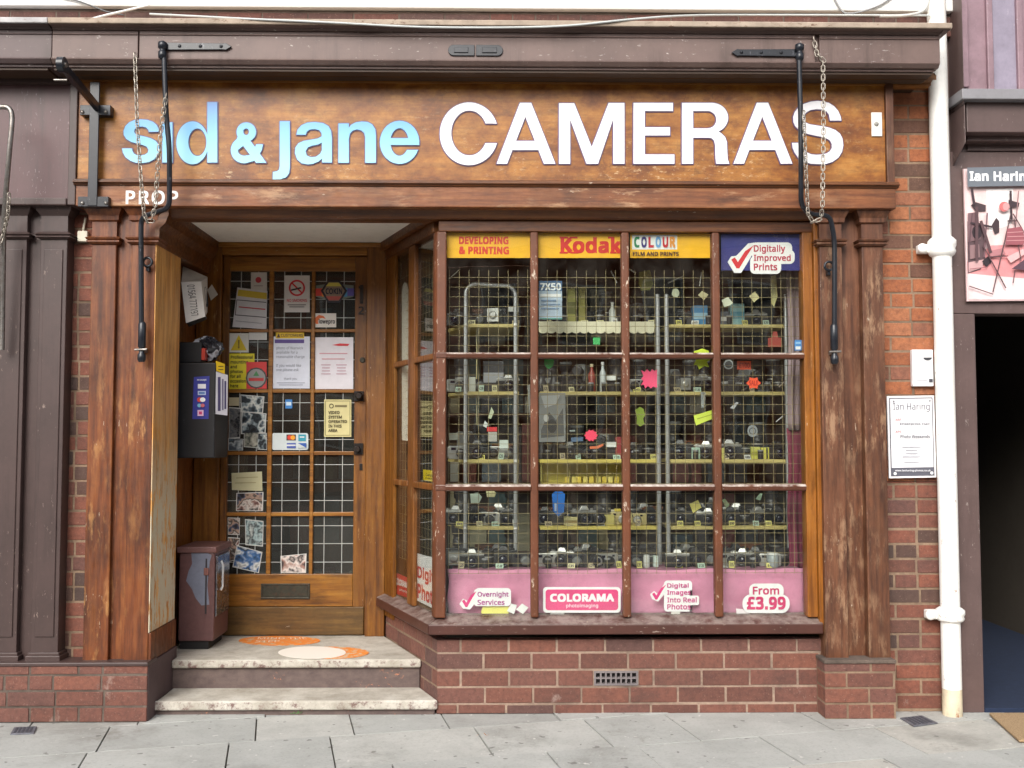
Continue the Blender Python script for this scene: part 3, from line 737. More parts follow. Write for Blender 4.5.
# ================================================================== ironwork
def bezier(p0,p1,p2,n=8):
    return [p0*(1-t)**2+p1*2*t*(1-t)+p2*t*t for t in [i/n for i in range(n+1)]]
def arm(name,label,flip,strap,knuck,rod,foot,hook):
    t=thing(name,label,'shop blind arm',P(foot[0],foot[1],YP),'folded iron blind arms')
    yc=YC-.004
    a,b,zt,zb=strap
    xa,xb=X(a,48,yc),X(b,48,yc); z0,z1=Z(zb,yc),Z(zt,yc); h=(z1-z0)/2; zm=(z0+z1)/2
    tip=xb; s=1 if xb>xa else -1
    m=MB(); m.prism([(xa,yc,z0),(tip-s*.04,yc,z0+.003),(tip-s*.028,yc,zm-h*.95),(tip,yc,zm),(tip-s*.028,yc,zm+h*.95),(tip-s*.04,yc,z1-.003),(xa,yc,z1)],(0,-.009,0))
    m.build('hinge_strap',M['iron'],t,bevel=.002)
    for f in (.25,.55,.85):
        m=MB(); m.lathe(Vector((xa+(xb-xa)*f,yc-.009,zm)),[(.009,0),(.007,.004),(.002,.006)],10,'y'); m.build('bolt',M['iron'],t)
    k=P(knuck[0],knuck[1],yc-.018); m=MB(); m.lathe(k+Vector((0,0,-.045)),[(.012,0),(.02,.008),(.02,.035),(.014,.04),(.014,.05),(.022,.055),(.022,.08),(.01,.088)],12); m.build('knuckle',M['iron'],t)
    yr=yc-.018
    pts=[P(q[0],q[1],yr+(YP-.05-yr)*q[2]) for q in rod]
    # rounded polyline
    out=[pts[0]]
    for i in range(1,len(pts)-1):
        a=pts[i]+(pts[i-1]-pts[i]).normalized()*min(.045,(pts[i-1]-pts[i]).length*.45); b=pts[i]+(pts[i+1]-pts[i]).normalized()*min(.045,(pts[i+1]-pts[i]).length*.45)
        out += bezier(a,pts[i],b,5)
    out.append(pts[-1])
    m=MB(); m.tube(out,.0125,10); m.build('rod',M['iron'],t)
    f=pts[-1]
    m=MB(); m.lathe(Vector((f.x,f.y,f.z-.0)),[(.014,0),(.02,.01),(.02,.035),(.014,.045),(.014,.07),(.019,.075),(.019,.19),(.013,.2)],12); m.build('socket',M['iron'],t)
    m=MB(); m.box(f.x-.012,f.x+.012,f.y,YP+.0,f.z+.05,f.z+.07); m.tube([f+Vector((-.03,-.012,.06)),f+Vector((.03,-.012,.062))],.006,6); m.build('wing_bolt',M['steel'],t)
    e=P(hook[0],hook[1],YP-.03); c=[e+Vector((.022*math.cos(a),0,.022*math.sin(a))) for a in [2*math.pi*i/14 for i in range(14)]]
    m=MB(); m.tube(c,.007,6,closed=True); m.box(e.x-.007,e.x+.007,YP-.03,YP,e.z-.045,e.z-.02); m.build('eye_bracket',M['iron'],t)
    return t
arm('blind_arm','black iron blind arm folded down beside the doorway, strap hinge pointing to the letters',0,(163,232,45,52.5),(162.5,50),[(164,54,0),(166,112,.05),(169.5,150,.1),(169.5,208,.3),(141,217,.9),(141.5,362,1)],(141.5,362),(147.5,262))
arm('blind_arm','black iron blind arm folded down beside the window, over the last white letter',1,(797,731,48,55.5),(799.5,52),[(799,58,0),(800.5,112,.05),(801,150,.1),(801,206,.3),(812,215,.7),(830,215,.85),(834.5,240,.95),(834.5,364,1)],(834.5,364),(829,266))

def chain(name,label,pts,link=.031,wire=.0027,mat='chain'):
    # walk polyline, alternate link orientation
    m=MB(); P_=[Vector(p) for p in pts]; L=[0]
    for a,b in zip(P_,P_[1:]): L.append(L[-1]+(b-a).length)
    def at(s):
        for i in range(len(P_)-1):
            if s<=L[i+1] or i==len(P_)-2:
                f=(s-L[i])/max(1e-9,L[i+1]-L[i]); return P_[i].lerp(P_[i+1],f),(P_[i+1]-P_[i]).normalized()
    s=0; k=0; pitch=link*.72
    while s<L[-1]:
        c,t=at(s); side=t.cross(Vector((0,1,0)))
        side=side.normalized() if side.length>.1 else Vector((1,0,0)); oth=t.cross(side)
        ang=(R(20) if k%2 else R(110)); w=side*math.cos(ang)+oth*math.sin(ang)
        hl=link/2-.006; r=.0085; loop=[]
        for q in range(6): a=-math.pi/2+math.pi*q/5; loop.append(c+t*(hl+r*math.cos(a)*.9)+w*(r*math.sin(a)))
        for q in range(6): a=math.pi/2+math.pi*q/5; loop.append(c-t*(hl-r*math.cos(a)*.9)+w*(r*math.sin(a)))
        m.tube(loop,wire,5,closed=True); s+=pitch; k+=1
    o=m.build(name,M[mat]); return o
yk=YC-.02
c=chain('hanging_chain','rusty pale chain looped over the blind arm beside the doorway',[P(135,56,yk),P(137,120,yk),P(141,180,yk),P(144,214,yk+.03),P(147,221,yk+.04),P(151,221,yk+.04),P(155,208,yk+.03),P(158,165,yk+.0),P(161,130,yk-.01),P(166,96,yk-.035)]); tag(c,c['label'] if 'label' in c else 'rusty pale chain looped over the blind arm beside the doorway','chain','blind arm chains')
c=chain('hanging_chain','',[P(814,40,yk),P(817,54,yk),P(823,60,yk),P(823.5,130,yk),P(822.5,205,yk),P(821,219,yk+.03),P(813,222,yk+.04),P(808,214,yk+.03),P(806,170,yk),P(803.5,110,yk-.02)]); tag(c,'grey chain hanging in front of the last white letter of the sign','chain','blind arm chains')
# hasp on the cornice
t=thing('hasp_plate','small black oval two-piece catch plate fixed on the cornice above the sign','catch plate',P(475,51,YC))
for a,b in ((448,474.5),(476,503)):
    x0,x1=X(a,51,YC),X(b,51,YC); z0,z1=Z(56.5,YC),Z(45.5,YC); zm=(z0+z1)/2; r=(z1-z0)/2
    pts=[]
    outer_left = a==448
    for k in range(9):
        an=math.pi/2+math.pi*k/8
        if outer_left: pts.append((x0+r+r*math.cos(an),YC,zm+r*math.sin(an)))
    if outer_left: pts += [(x1,YC,z0),(x1,YC,z1)]
    else:
        pts=[(x0,YC,z1),(x0,YC,z0)]
        for k in range(9):
            an=-math.pi/2+math.pi*k/8; pts.append((x1-r+r*math.cos(an),YC,zm+r*math.sin(an)))
    m=MB(); m.prism(pts,(0,-.008,0)); q=m.build('plate',M['iron'],t,bevel=.002)
    m=MB(); m.box(x0+.03,x1-.03,YC-.013,YC-.0075,zm-r*.5,zm+r*.5); m.build('raised_bar',M['iron'],q,bevel=.002)
# heavy bracket at the left end of the sign
t=thing('iron_bracket','black iron wall bracket with curled projecting arm at the end of the sign','bracket',P(91,207,YF))
yb0=YF-.036
def slab(pxa,pxb,pya,pyb,y0,y1,name,bv=.002):
    m=MB(); m.box(X(pxa,150,y0),X(pxb,150,y0),y0,y1,Z(pyb,y0),Z(pya,y0)); return m.build(name,M['iron'],t,bevel=bv)
slab(88.5,98,84,207,yb0-.012,yb0,'back_plate')
for pa,pb in ((107,117),(198,208)):
    s=slab(79,109.5,pa,pb,yb0-.008+.0,YF-.0,'cross_tab')
    for px in (82.5,106):
        m=MB(); m.lathe(P(px,(pa+pb)/2,yb0-.008),[(.010,0),(.009,.006),(.003,.009)],8,'y'); m.build('bolt',M['steel'],s)
a,b=P(97,107,yb0-.012),P(63,66,YF-.48)
dirv=(b-a).normalized(); w=Vector((1,0,0)).cross(dirv).normalized()
m=MB(); q=.02
sd=Vector((.011,0,0))
m.hexa([a-sd-w*q,a+sd-w*q,a+sd+w*q,a-sd+w*q,b-sd-w*q,b+sd-w*q,b+sd+w*q,b-sd+w*q])
m.build('arm',M['iron'],t,bevel=.003)
cc=b+dirv*.01; 
m=MB(); m.tube([cc-Vector((.014,0,0)),cc+Vector((.014,0,0))],.036,18); m.build('arm_eye',M['iron'],t,bevel=.003)
m=MB(); m.tube([cc+Vector((.014,0,0)),cc+Vector((.02,0,0))],.012,10); m.build('bolt',M['steel'],t)
m=MB(); a=P(54,80,YF-.40); m.tube([a,a+Vector((.06,0,0))],.005,6); m.build('pin',M['steel'],t)
# left-edge neighbour rod and chain
pts=[P(-14,107,YC-.02),P(5,107,YC-.02)]+bezier(P(5,107,YC-.02),P(13,107,YC-.02),P(12,122,YC-.02),6)[1:]+[P(7,180,YC-.02),P(4,215,YP-.10),P(2,350,YP-.06)]
m=MB(); m.tube(pts,.012,10); o=m.build('bent_rod',M['steel']); tag(o,'bent grey steel rod of the neighbouring blind hanging by the plum panel','rod')
c=chain('hanging_chain','',[P(9,196,YC-.03),P(8,214,YC-.01),P(3,236,YP-.12),P(-3,250,YP-.12)],.028,.003,'chain'); tag(c,'short dull chain hanging from the bent grey rod','chain','blind arm chains')
# ================================================================== cables on the cornice
def cable(label,pts,r,mat):
    P_=[Vector(p) for p in pts]; out=[]
    n=len(P_)
    for i in range(n-1):
        p0,p1,p2,p3=P_[max(i-1,0)],P_[i],P_[i+1],P_[min(i+2,n-1)]
        for k in range(6):
            t=k/6; out.append(.5*((2*p1)+(p2-p0)*t+(2*p0-5*p1+4*p2-p3)*t*t+(3*p1-p0-3*p2+p3)*t**3))
    out.append(P_[-1]); m=MB(); m.tube(out,r,8); o=m.build('cable',mat); tag(o,label,'cable','cables along the cornice top')
yt=YC-.056
cable('pale grey cable sagging along the top of the cornice',[P(150,14,yt+.1),P(190,16,yt+.05),P(250,19,yt),P(330,22.5,yt-.004),P(420,27.0,yt-.006),P(510,27.5,yt-.006),P(570,25.5,yt-.006),P(630,19.5,yt),P(690,15.5,yt+.06),P(780,15,-.1),P(930,15.5,-.09)],.0055,flat((196,200,198),.5))
cable('white cable end rising from the cornice to the rendered wall',[P(90,19.5,-.2),P(103,16,-.13),P(122,11.5,-.09),P(150,5,-.075)],.006,flat((235,235,232),.5))
cable('thin dark cable looping on the white render above the bricks',[P(60,-3,-.07),P(78,1,-.07),P(97,8,-.07),P(108,12,-.07),P(124,15,-.07)],.004,flat((92,94,96),.5))
cable('thin grey cable looping by the drainpipe above the cornice',[P(833,-4,-.07),P(838,5,-.07),P(845,13,-.075),P(860,12,-.07),P(880,5,-.07),P(893,-4,-.07)],.005,flat((150,150,150),.5))
cable('thick pale cable curling beside the drainpipe top',[P(928,-4,-.08),P(927,5,-.085),P(921,12,-.09),P(905,15.5,-.09),P(880,16,-.09)],.008,flat((200,200,196),.5))
# small fittings
m=MB(); a=P(871.5,134,YF-.0); m.box(X(871,122,YF),X(881.5,122,YF),YF-.008,YF,Z(135,YF),Z(111,YF)); o=m.build('plate',M['white_paint'],None,bevel=.002)
o.name='paper_plate'; tag(o,'small white plate screwed on the sign board after the last letter','plate')
m=MB(); m.lathe(P(876.3,124,YF-.008),[(.012,0),(.012,.003),(.004,.006)],10,'y'); m.build('screw_boss',flat((160,158,152)),o)
o=thing('junction_box','small cream cable junction box on the brick strip beside the pilaster capital','junction box',P(83,243,-.02))
m=MB(); m.box(X(78,235,-.02),X(88,235,-.02),-.03,0.002,Z(243,-.02),Z(232.5,-.02)); m.build('box',flat((212,205,186)),o,bevel=.003)
m=MB(); m.tube([P(83,233,-.015),P(84,226,-.015),P(86,218,-.01)],.006,6); m.build('conduit',flat((200,192,174)),o)
# doorbell / entry box
o=thing('entry_box','white plastic entry box on the brickwork above the name plaque','entry box',P(923,386,-.0))
YB=-.03
m=MB(); m.box(X(912.5,367,YB),X(933.5,367,YB),YB,.0,Z(386,YB),Z(349,YB)); bx=m.build('casing',flat((236,236,238),.35),o,bevel=.004)
m=MB(); cpt=P(927.5,357.5,YB-.001); pts=[cpt+Vector((.022*math.cos(a),0,.014*math.sin(a))) for a in [math.pi+math.pi*k/8 for k in range(9)]]; m.prism(pts,(0,-.003,0)); m.build('speaker_slot',flat((60,60,66)),bx)
m=MB(); m.box(X(929,380,YB),X(932.5,380,YB),YB-.003,YB,Z(382,YB),Z(378.5,YB)); m.build('call_button',flat((70,70,78)),bx)
m=MB(); m.box(X(916,380,YB),X(927,380,YB),YB-.0015,YB,Z(380.6,YB),Z(379.4,YB)); m.build('name_strip',flat((190,190,196)),bx)
# drain pipe
dp=thing('drainpipe','white painted cast iron drainpipe with two collars and a rusty foot','drainpipe',P(952,717,-.05))
yp=-.06; xp=X(946,430,yp); rp=(X(955.3,430,yp)-X(936.8,430,yp))/2
zr=Z(690,yp)
m=MB(); m.tube([(xp,yp,zr),(xp,yp,2.2),(xp,yp,ZTOP)],rp,20,cap=True); m.build('pipe',M['pipe'],dp)
m=MB(); m.tube([(xp,yp,0.0),(xp,yp,zr-.001)],rp,20); m.build('pipe_foot',M['pipe_rust'],dp)
for pa,pb in ((236,256),(608,623)):
    z0,z1=Z(pb,yp),Z(pa,yp); h=z1-z0
    m=MB(); m.lathe((xp,yp,z0),[(rp,0),(rp+.014,.1*h),(rp+.02,.25*h),(rp+.016,.4*h),(rp+.022,.55*h),(rp+.022,.8*h),(rp+.008,.95*h),(rp,h)],24)
    q=m.build('collar',M['pipe'],dp)
    m=MB(); e=Vector((xp-rp-.045,yp+.03,z0+h*.45)); m.box(e.x-.02,xp,yp+.005,yp+.055,e.z-.022,e.z+.022); m.lathe(e+Vector((-.005,-.025,0)),[(.026,0),(.026,.008),(.012,.014)],12,'y'); m.build('fixing_ear',M['pipe'],q,bevel=.006)
# ================================================================== left neighbour
XLE=-3.3
nb=thing('neighbour_shopfront','dark brown painted shopfront with plum fascia panel adjoining the camera shop','shop building',(XLE,0,0))
cornice(XLE,XCS-.002,nb,M['cornice_dark'],M['lead'],False)
m=MB(); m.box(XLE,X(71,150,YF),YF+.012,0,Z(200,YF),Z(84,YF)+.06); m.build('fascia_panel',M['dark_panel'],nb)
m=MB(); m.box(X(69.5,150,YF),X(77.5,150,YF),YF-.014,0,Z(207,YF),Z(84,YF)+.05); m.build('fascia_stile',M['dark_paint'],nb,bevel=.004)
m=MB(); m.box(XLE,X(69,150,YF),YF-.016,0,Z(207.5,YF),Z(200,YF)); m.build('fascia_rail',M['dark_paint'],nb,bevel=.006)
m=MB(); m.box(XLE,X(77,150,YF),YF-.02,0,Z(87,YF),zc0-.002); m.build('bed_moulding',M['dark_paint'],nb)
def npil(pxa,pxb,parent,mat,zb):
    x0,x1=X(pxa,430,YP),X(pxb,430,YP); zt=Z(241,YP); zn=Z(233,YP); zc=Z(207,YP); e=.026
    m=MB(); m.box(x0,x1,YP,.03,zb,zt); m.box(x0+.02,x1-.02,YP-.006,YP,zb+.12,zt-.05) if x1-x0>.12 else None
    o=m.build('pilaster',mat,parent,bevel=.004)
    m=MB()
    for a,f0,b,f1 in ((0,0,e*.8,.25),(e*.8,.25,e*.6,.45),(e*.6,.45,e,.6),(e,.6,0,1)):
        z0,z1=zt+(zn-zt)*f0,zt+(zn-zt)*f1
        m.hexa([(x0-a,YP-a,z0),(x1+a,YP-a,z0),(x1+a,.03,z0),(x0-a,.03,z0),(x0-b,YP-b,z1),(x1+b,YP-b,z1),(x1+b,.03,z1),(x0-b,.03,z1)])
    for a,f0,b,f1 in ((0,0,0,.6),(.0,.6,.02,.8),(.02,.8,.03,1.1)):
        z0,z1=zn+(zc-zn)*f0,zn+(zc-zn)*f1
        m.hexa([(x0-a,YP-a,z0),(x1+a,YP-a,z0),(x1+a,.03,z0),(x0-a,.03,z0),(x0-b,YP-b,z1),(x1+b,YP-b,z1),(x1+b,.03,z1),(x0-b,.03,z1)])
    m.build('capital',mat,o)
    m=MB()
    for h,d in ((.03,.018),(.045,.01)): m.box(x0-d,x1+d,YP-d,.03,zb,zb+h)
    m.build('pilaster_base',mat,o,bevel=.003)
npil(-36,22,nb,M['dark_paint'],ZPT); npil(36,63,nb,M['dark_paint'],ZPT)
m=MB(); m.box(XLE,X(39,430,YP),-.045,.03,ZPT,Z(207,YP)+.02); m.build('recessed_panel',M['dark_paint'],nb)
# ================================================================== right neighbour: doorway, bay over it, passage
rb=thing('neighbour_doorway','mauve brown timber doorway building with open passage and plum boarded bay above','building',(2.6,0,0))
YR=-.02
xj0,xj1=X(962,560,YR),X(981,560,YR)
XRE=4.4
zh=Z(313,YR)
m=MB(); m.box(XEND,xj1,YR,.1,0,zh); m.build('door_jamb',M['right_paint'],rb,bevel=.005)
m=MB(); m.box(XEND,XRE,YR,.1,zh+.001,Z(150,YR)); m.build('door_lintel',M['right_paint'],rb,bevel=.004)
m=MB(); m.box(XEND,XRE,.0,.2,Z(150,YR)+.001,ZTOP); m.build('upper_wall',M['right_paint'],rb)
# mouldings under the jetty
yj=-.13
def strip(name,mat,pa,pb,y,xa=966,bv=.004,x0=None):
    m=MB(); m.box(x0 if x0 is not None else X(xa,90,y),XRE,y,.0,Z(pb,y),Z(pa,y)); return m.build(name,mat,rb,bevel=bv)
strip('jetty_moulding',M['right_paint'],131.5,139,yj+.06); strip('jetty_moulding',M['right_paint'],139.3,149,yj+.12)
strip('jetty_beam',M['right_paint'],98,130,yj)
strip('bay_sill',M['grey_sill'],86,96.5,yj-.05,962,.004)
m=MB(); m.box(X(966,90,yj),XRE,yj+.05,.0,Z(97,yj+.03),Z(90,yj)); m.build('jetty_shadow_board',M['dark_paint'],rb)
# corbel at the left end of the jetty
xk0,xk1=X(949.5,100,0),X(964,100,yj-.02)
m=MB(); zz=[Z(q,yj-.02) for q in (160,141,103)]
m.prism([(xk0,0,zz[0]),(xk0,yj+.1,zz[0]+.02),(xk0,yj-.03,zz[1]),(xk0,yj-.03,zz[2]),(xk0,0,zz[2])],(xk1-xk0,0,0)); m.build('corbel',M['right_paint'],rb,bevel=.004)
m=MB(); m.box(xk0-.0,xk1-.004,yj-.03,0,zz[2]+.003,ZTOP); m.build('corner_post',M['right_paint'],rb,bevel=.005)
m=MB(); m.box(xk1,xk1+.035,yj-.012,0,Z(86,yj)+.003,ZTOP); m.build('bay_frame',M['right_purple'],rb,bevel=.005)
# vertical plum boards
edges=[966.5,991,1021,1046,1078]
for i in range(len(edges)-1):
    m=MB(); x0,x1=X(edges[i],40,yj+.02),X(edges[i+1],40,yj+.02)
    m.box(x0+.001,x1-.001,yj+.022,.0,Z(86,yj)-.01,ZTOP); 
    m.build('board',M['right_purple'] if i%2==0 else M['right_blue'],rb,bevel=.004)
    m=MB(); m.box(x1-.028,x1+.004,yj+.002,yj+.03,Z(86,yj)-.01,ZTOP); m.build('cover_batten',M['right_purple'],rb,bevel=.005)
# passage
m=MB(); m.box(3.64,3.75,.1,4.6,0,2.6); m.build('passage_wall',M['passage'],rb)
m=MB(); m.box(xj1-.12,xj1-.01,.1,4.6,0,2.6); m.build('passage_wall',M['passage'],rb)
m=MB(); m.box(xj1-.12,3.75,4.6,4.7,0,2.6); m.build('passage_wall',M['passage'],rb)
m=MB(); m.box(xj1-.12,3.75,.1,4.7,2.56,2.66); m.build('passage_ceiling',M['passage'],rb)
m=MB(); m.box(xj1+.0,3.75,-.02,4.6,-.05,.022); m.build('passage_carpet',M['carpet'],rb,bevel=.004)
m=MB(); m.box(3.64,XRE,YR,.1,0,zh); m.build('door_jamb',M['right_paint'],rb)
# door mat on the pavement
dm=lambda px,py:(lambda d:CAM+d*((0.02-CAM.z)/d.z))(ray(px,py))
q=[dm(989,712),dm(1019,739),dm(1090,739),dm(1060,712)]
m=MB(); m.prism([(a.x,a.y,.004) for a in q],(0,0,.014)); 
tmat=NT("coir_mat"); v=tmat.coord(); n=tmat.noise(v,160,4,.8); tmat.base(tmat.mix(tmat.mask(n,.3,.7),lin((192,164,128)),lin((126,100,70)))).rough(1.0).bump(n,.8,.004)
o=m.build('door_mat',tmat.m,None,bevel=.005); tag(o,'tan coir door mat on the pavement before the open passage','door mat')
# drain covers in the pavement
def cover(label,pts):
    w=[(lambda d:CAM+d*(-CAM.z/d.z))(ray(*p)) for p in pts]
    t=thing('drain_cover',label,'drain cover',((w[0].x+w[2].x)/2,(w[0].y+w[2].y)/2,0),'small drain covers in the pavement')
    c=sum(w,Vector())/4
    m=MB(); m.prism([(a.x,a.y,.001) for a in w],(0,0,.006)); m.build('frame',metal('cast_cover',(112,114,122),.6,.2,.2,.4),t,bevel=.002)
    m=MB(); 
    for k in range(5):
        f0,f1=.12+k*.16,.12+k*.16+.09
        a=w[0].lerp(w[1],f0).lerp(w[3].lerp(w[2],f0),.12); b=w[0].lerp(w[1],f1).lerp(w[3].lerp(w[2],f1),.12)
        d=w[0].lerp(w[1],f0).lerp(w[3].lerp(w[2],f0),.88); e=w[0].lerp(w[1],f1).lerp(w[3].lerp(w[2],f1),.88)
        m.prism([(p.x,p.y,.006) for p in (a,b,e,d)],(0,0,.003))
    m.build('grating',flat((70,72,80),.6),t)
cover('small grey drain cover set in the pavement below the drainpipe',[(900,719),(922,716.5),(938,724),(914,727.5)])
cover('small grey drain cover set in the pavement below the plum shopfront',[(10,735.5),(34,734.5),(37,727.5),(14,728.5)])

# ================================================================== houses across the street (seen only as reflections)
tr=thing('terrace_house','long red brick terrace standing across the street, reflected in the panes','building',(0,-22,0))
m=MB(); m.box(-16,16,-22.6,-22,-.12,6.6); m.build('wall',M['brick_wall'],tr)
for i in range(-6,7):
    for z in (1.0,4.0):
        m=MB(); m.box(i*2.3-.55,i*2.3+.55,-22,-21.97,z,z+1.6); w=m.build('window',M['white_paint'],tr)
        m=MB(); m.box(i*2.3-.48,i*2.3+.48,-21.972,-21.955,z+.07,z+1.53); m.build('pane',flat((40,44,50),.1),w)
m=MB(); m.prism([(-16,-21.8,6.6),(-16,-24.5,8.6),(-16,-27,6.6)],(32,0,0)); m.build('roof',flat((84,80,84),.8),tr)

# ================================================================== text and printed matter
FONT=None
try:
    fp=os.path.join(bpy.utils.resource_path('LOCAL'),'datafiles','fonts','NotoSansHebrew-Regular.woff2')
    if os.path.exists(fp): FONT=bpy.data.fonts.load(fp)
except Exception as ex: print('font fallback',ex)
_tc={}
def text2d(s, bold=0.0, res=3, spacing=1.0):
    """outline mesh of a line of text; weight is added with slightly shifted layers"""
    key=(s,round(bold,4),res,spacing)
    if key in _tc: return _tc[key]
    cu=bpy.data.curves.new('tmp','FONT'); cu.body=s
    if FONT: cu.font=FONT
    cu.resolution_u=res; cu.fill_mode='FRONT'; cu.dimensions='2D'; cu.space_character=spacing+bold*1.6; cu.space_line=0.95
    o=bpy.data.objects.new('tmp',cu); col.objects.link(o)
    dg=bpy.context.evaluated_depsgraph_get(); me=bpy.data.meshes.new_from_object(o.evaluated_get(dg))
    v0=[(v.co.x,v.co.y) for v in me.vertices]; f0=[list(p.vertices) for p in me.polygons]
    bpy.data.objects.remove(o); bpy.data.meshes.remove(me); bpy.data.curves.remove(cu)
    offs=[(0,0)]
    if bold>.004: offs+=[(a*bold,b*bold) for a in (-1,0,1) for b in (-1,0,1) if (a,b)!=(0,0) and (res>=5 or a*b!=0)]
    vs,fs,ks=[],[],[]
    for k,(dx,dy) in enumerate(offs):
        b=len(vs); vs+=[(x+dx,y+dy) for x,y in v0]; ks+=[k]*len(v0); fs+=[[b+i for i in f] for f in f0]
    _tc[key]=(vs,fs,ks); return vs,fs,ks
def add_text(m, fr, s, u0,u1,v0,v1, w, th=.0006, bold=.012, rot=0, spacing=1.0, keep=False, res=3):
    vs,fs,ks=text2d(s,bold,res,spacing)
    if not vs: return
    x0,x1=min(a for a,_ in vs),max(a for a,_ in vs); y0,y1=min(b for _,b in vs),max(b for _,b in vs)
    W,H=x1-x0,y1-y0
    pts=[]
    for a,b in vs:
        p,q=(a-x0)/W,(b-y0)/H
        if rot==90: p,q=q,1-p      # reads downwards
        if rot==-90: p,q=1-q,p
        pts.append((u0+(u1-u0)*p, v0+(v1-v0)*q))
    n=len(pts)
    front=[fr.pt(a,b,w+th+k*3e-5) for (a,b),k in zip(pts,ks)]; back=[fr.pt(a,b,w) for a,b in pts]
    m.add(front,fs)
    if th>.0012:
        from collections import Counter
        ed={}
        for f in fs:
            for i in range(len(f)):
                a,b=f[i],f[(i+1)%len(f)]; ed[(a,b)]=ed.get((a,b),0)+1
        b0=len(m.v); m.v+=front+back
        for (a,b) in ed:
            if (b,a) not in ed:
                m.f.append([b0+b,b0+a,b0+n+a,b0+n+b]); m.t.append(.5); m.s.append(False)
def rrect(x0,y0,x1,y1,r,n=5):
    pts=[]
    for cx,cy,a0 in ((x1-r,y0+r,-90),(x1-r,y1-r,0),(x0+r,y1-r,90),(x0+r,y0+r,180)):
        for k in range(n+1):
            a=R(a0+90*k/n); pts.append((cx+r*math.cos(a),cy+r*math.sin(a)))
    return pts
def ell(cx,cy,rx,ry,n=18,a0=0,a1=360):
    return [(cx+rx*math.cos(R(a0+(a1-a0)*k/n)),cy+ry*math.sin(R(a0+(a1-a0)*k/n))) for k in range(n if a1-a0==360 else n+1)]
def ringpoly(cx,cy,r0,r1,n=20):
    return [ell(cx,cy,r1,r1,n),ell(cx,cy,r0,r0,n)]
def poster(name,label,cat,fr,outline,bg,els=(),th=.002,w0=0.0,group=None,rough=.5,partname='sheet',mat=None):
    """outline and elements in photo pixels, unprojected onto the plane fr"""
    if len(outline)==4 and not isinstance(outline[0],(tuple,list)):
        a,b,c,d=outline; outline=[(a,b),(c,b),(c,d),(a,d)]
    uv=[fr.hit(*p) for p in outline]
    lo=min(range(len(uv)),key=lambda i:uv[i][1])
    base=fr.pt(sum(u for u,_ in uv)/len(uv),uv[lo][1],w0)
    def poly(m,pts,w,t):
        q=[fr.hit(*p) for p in pts]; m.prism([fr.pt(u,v,w) for u,v in q],fr.n*t)
    m=MB(); poly(m,outline,w0,th)
    if not els:
        o=m.build(name,mat or flat(bg,rough)); tag(o,label,cat,group); return o
    t=thing(name,label,cat,base,group)
    m.build(partname,mat or flat(bg,rough),t)
    groups={}; lvl=0
    for ei,e in enumerate(els):
        kind,colr=e[0],tuple(e[1]); 
        key=(kind in('text',),colr,e[-1] if isinstance(e[-1],str) and e[-1].startswith('@') else '')
        if key not in groups: groups[key]=(MB(),len(groups))
        mm,l=groups[key]; w=w0+th+.0004+.0009*l+3e-5*ei
        if kind=='poly': poly(mm,e[2],w,.0004)
        elif kind=='rect':
            a,b,c,d=e[2]; poly(mm,[(a,b),(c,b),(c,d),(a,d)],w,.0004)
        elif kind=='line':
            (a,b),(c,d),h=e[2]; L=math.hypot(c-a,d-b); nx,ny=-(d-b)/L*h/2,(c-a)/L*h/2
            poly(mm,[(a+nx,b+ny),(c+nx,d+ny),(c-nx,d-ny),(a-nx,b-ny)],w,.0004)
        elif kind=='ring':
            cx,cy,r0,r1=e[2]; N=22; A=ell(cx,cy,r1,r1,N); B=ell(cx,cy,r0,r0,N)
            for k in range(N): poly(mm,[A[k],A[(k+1)%N],B[(k+1)%N],B[k]],w,.0004)
        elif kind=='text':
            s,(a,b,c,d)=e[2],e[3]; bold=e[4] if len(e)>4 and not isinstance(e[4],str) else .012; rot=e[5] if len(e)>5 and not isinstance(e[5],str) else 0
            u0,v1=fr.hit(a,b); u1,v0=fr.hit(c,d); add_text(mm,fr,s,u0,u1,v0,v1,w,.0004,bold,rot)
        elif kind=='slant':   # text in a quad
            s,q=e[2],e[3]; bold=e[4] if len(e)>4 else .012; rot=e[5] if len(e)>5 else 0
            vs,fs,ks=text2d(s,bold)
            x0,x1=min(a for a,_ in vs),max(a for a,_ in vs); y0,y1=min(b for _,b in vs),max(b for _,b in vs)
            Q=[Vector(fr.pt(*fr.hit(*p),w+.0004)) for p in q]  # tl,tr,br,bl
            pts=[]
            for a,b in vs:
                p,r=(a-x0)/(x1-x0),(b-y0)/(y1-y0)
                if rot==90: p,r=r,1-p
                pts.append(Q[3].lerp(Q[2],p).lerp(Q[0].lerp(Q[1],p),r))
            mm.add([p+fr.n*(k*3e-5) for p,k in zip(pts,ks)],fs)
    for (ist,colr,nm),(mm,l) in groups.items():
        if mm.v: mm.build(nm[1:] if nm else ('lettering' if ist else 'printed_shape'),flat(colr,rough),t)
    return t

# ------------------------------------------------------------------ fascia letters
def grad(name,c0,c1,zlo,zhi):
    """vinyl printed with a fade from sky blue down to pale blue"""
    t=NT(name); tc=t.n('ShaderNodeTexCoord'); sx=t.n('ShaderNodeSeparateXYZ'); t.l(tc.outputs['Object'],sx.inputs[0])
    mr=t.n('ShaderNodeMapRange'); t.l(sx.outputs[2],mr.inputs[0]); mr.inputs[1].default_value=zlo; mr.inputs[2].default_value=zhi
    t.base(t.ramp(mr.outputs[0],[(0,lin(c0)),(0.35,lin((136,200,234))),(0.7,lin((106,170,220))),(1,lin(c1))])).rough(.3); return t.m
fF=FY(YF)
zl=ZFB
blue=grad('blue_fade_vinyl',(160,218,240),(80,132,196),Z(166,YF)-zl,Z(104,YF)-zl)
whitev=flat((240,238,240),.3)
edge=flat((96,72,110),.4)
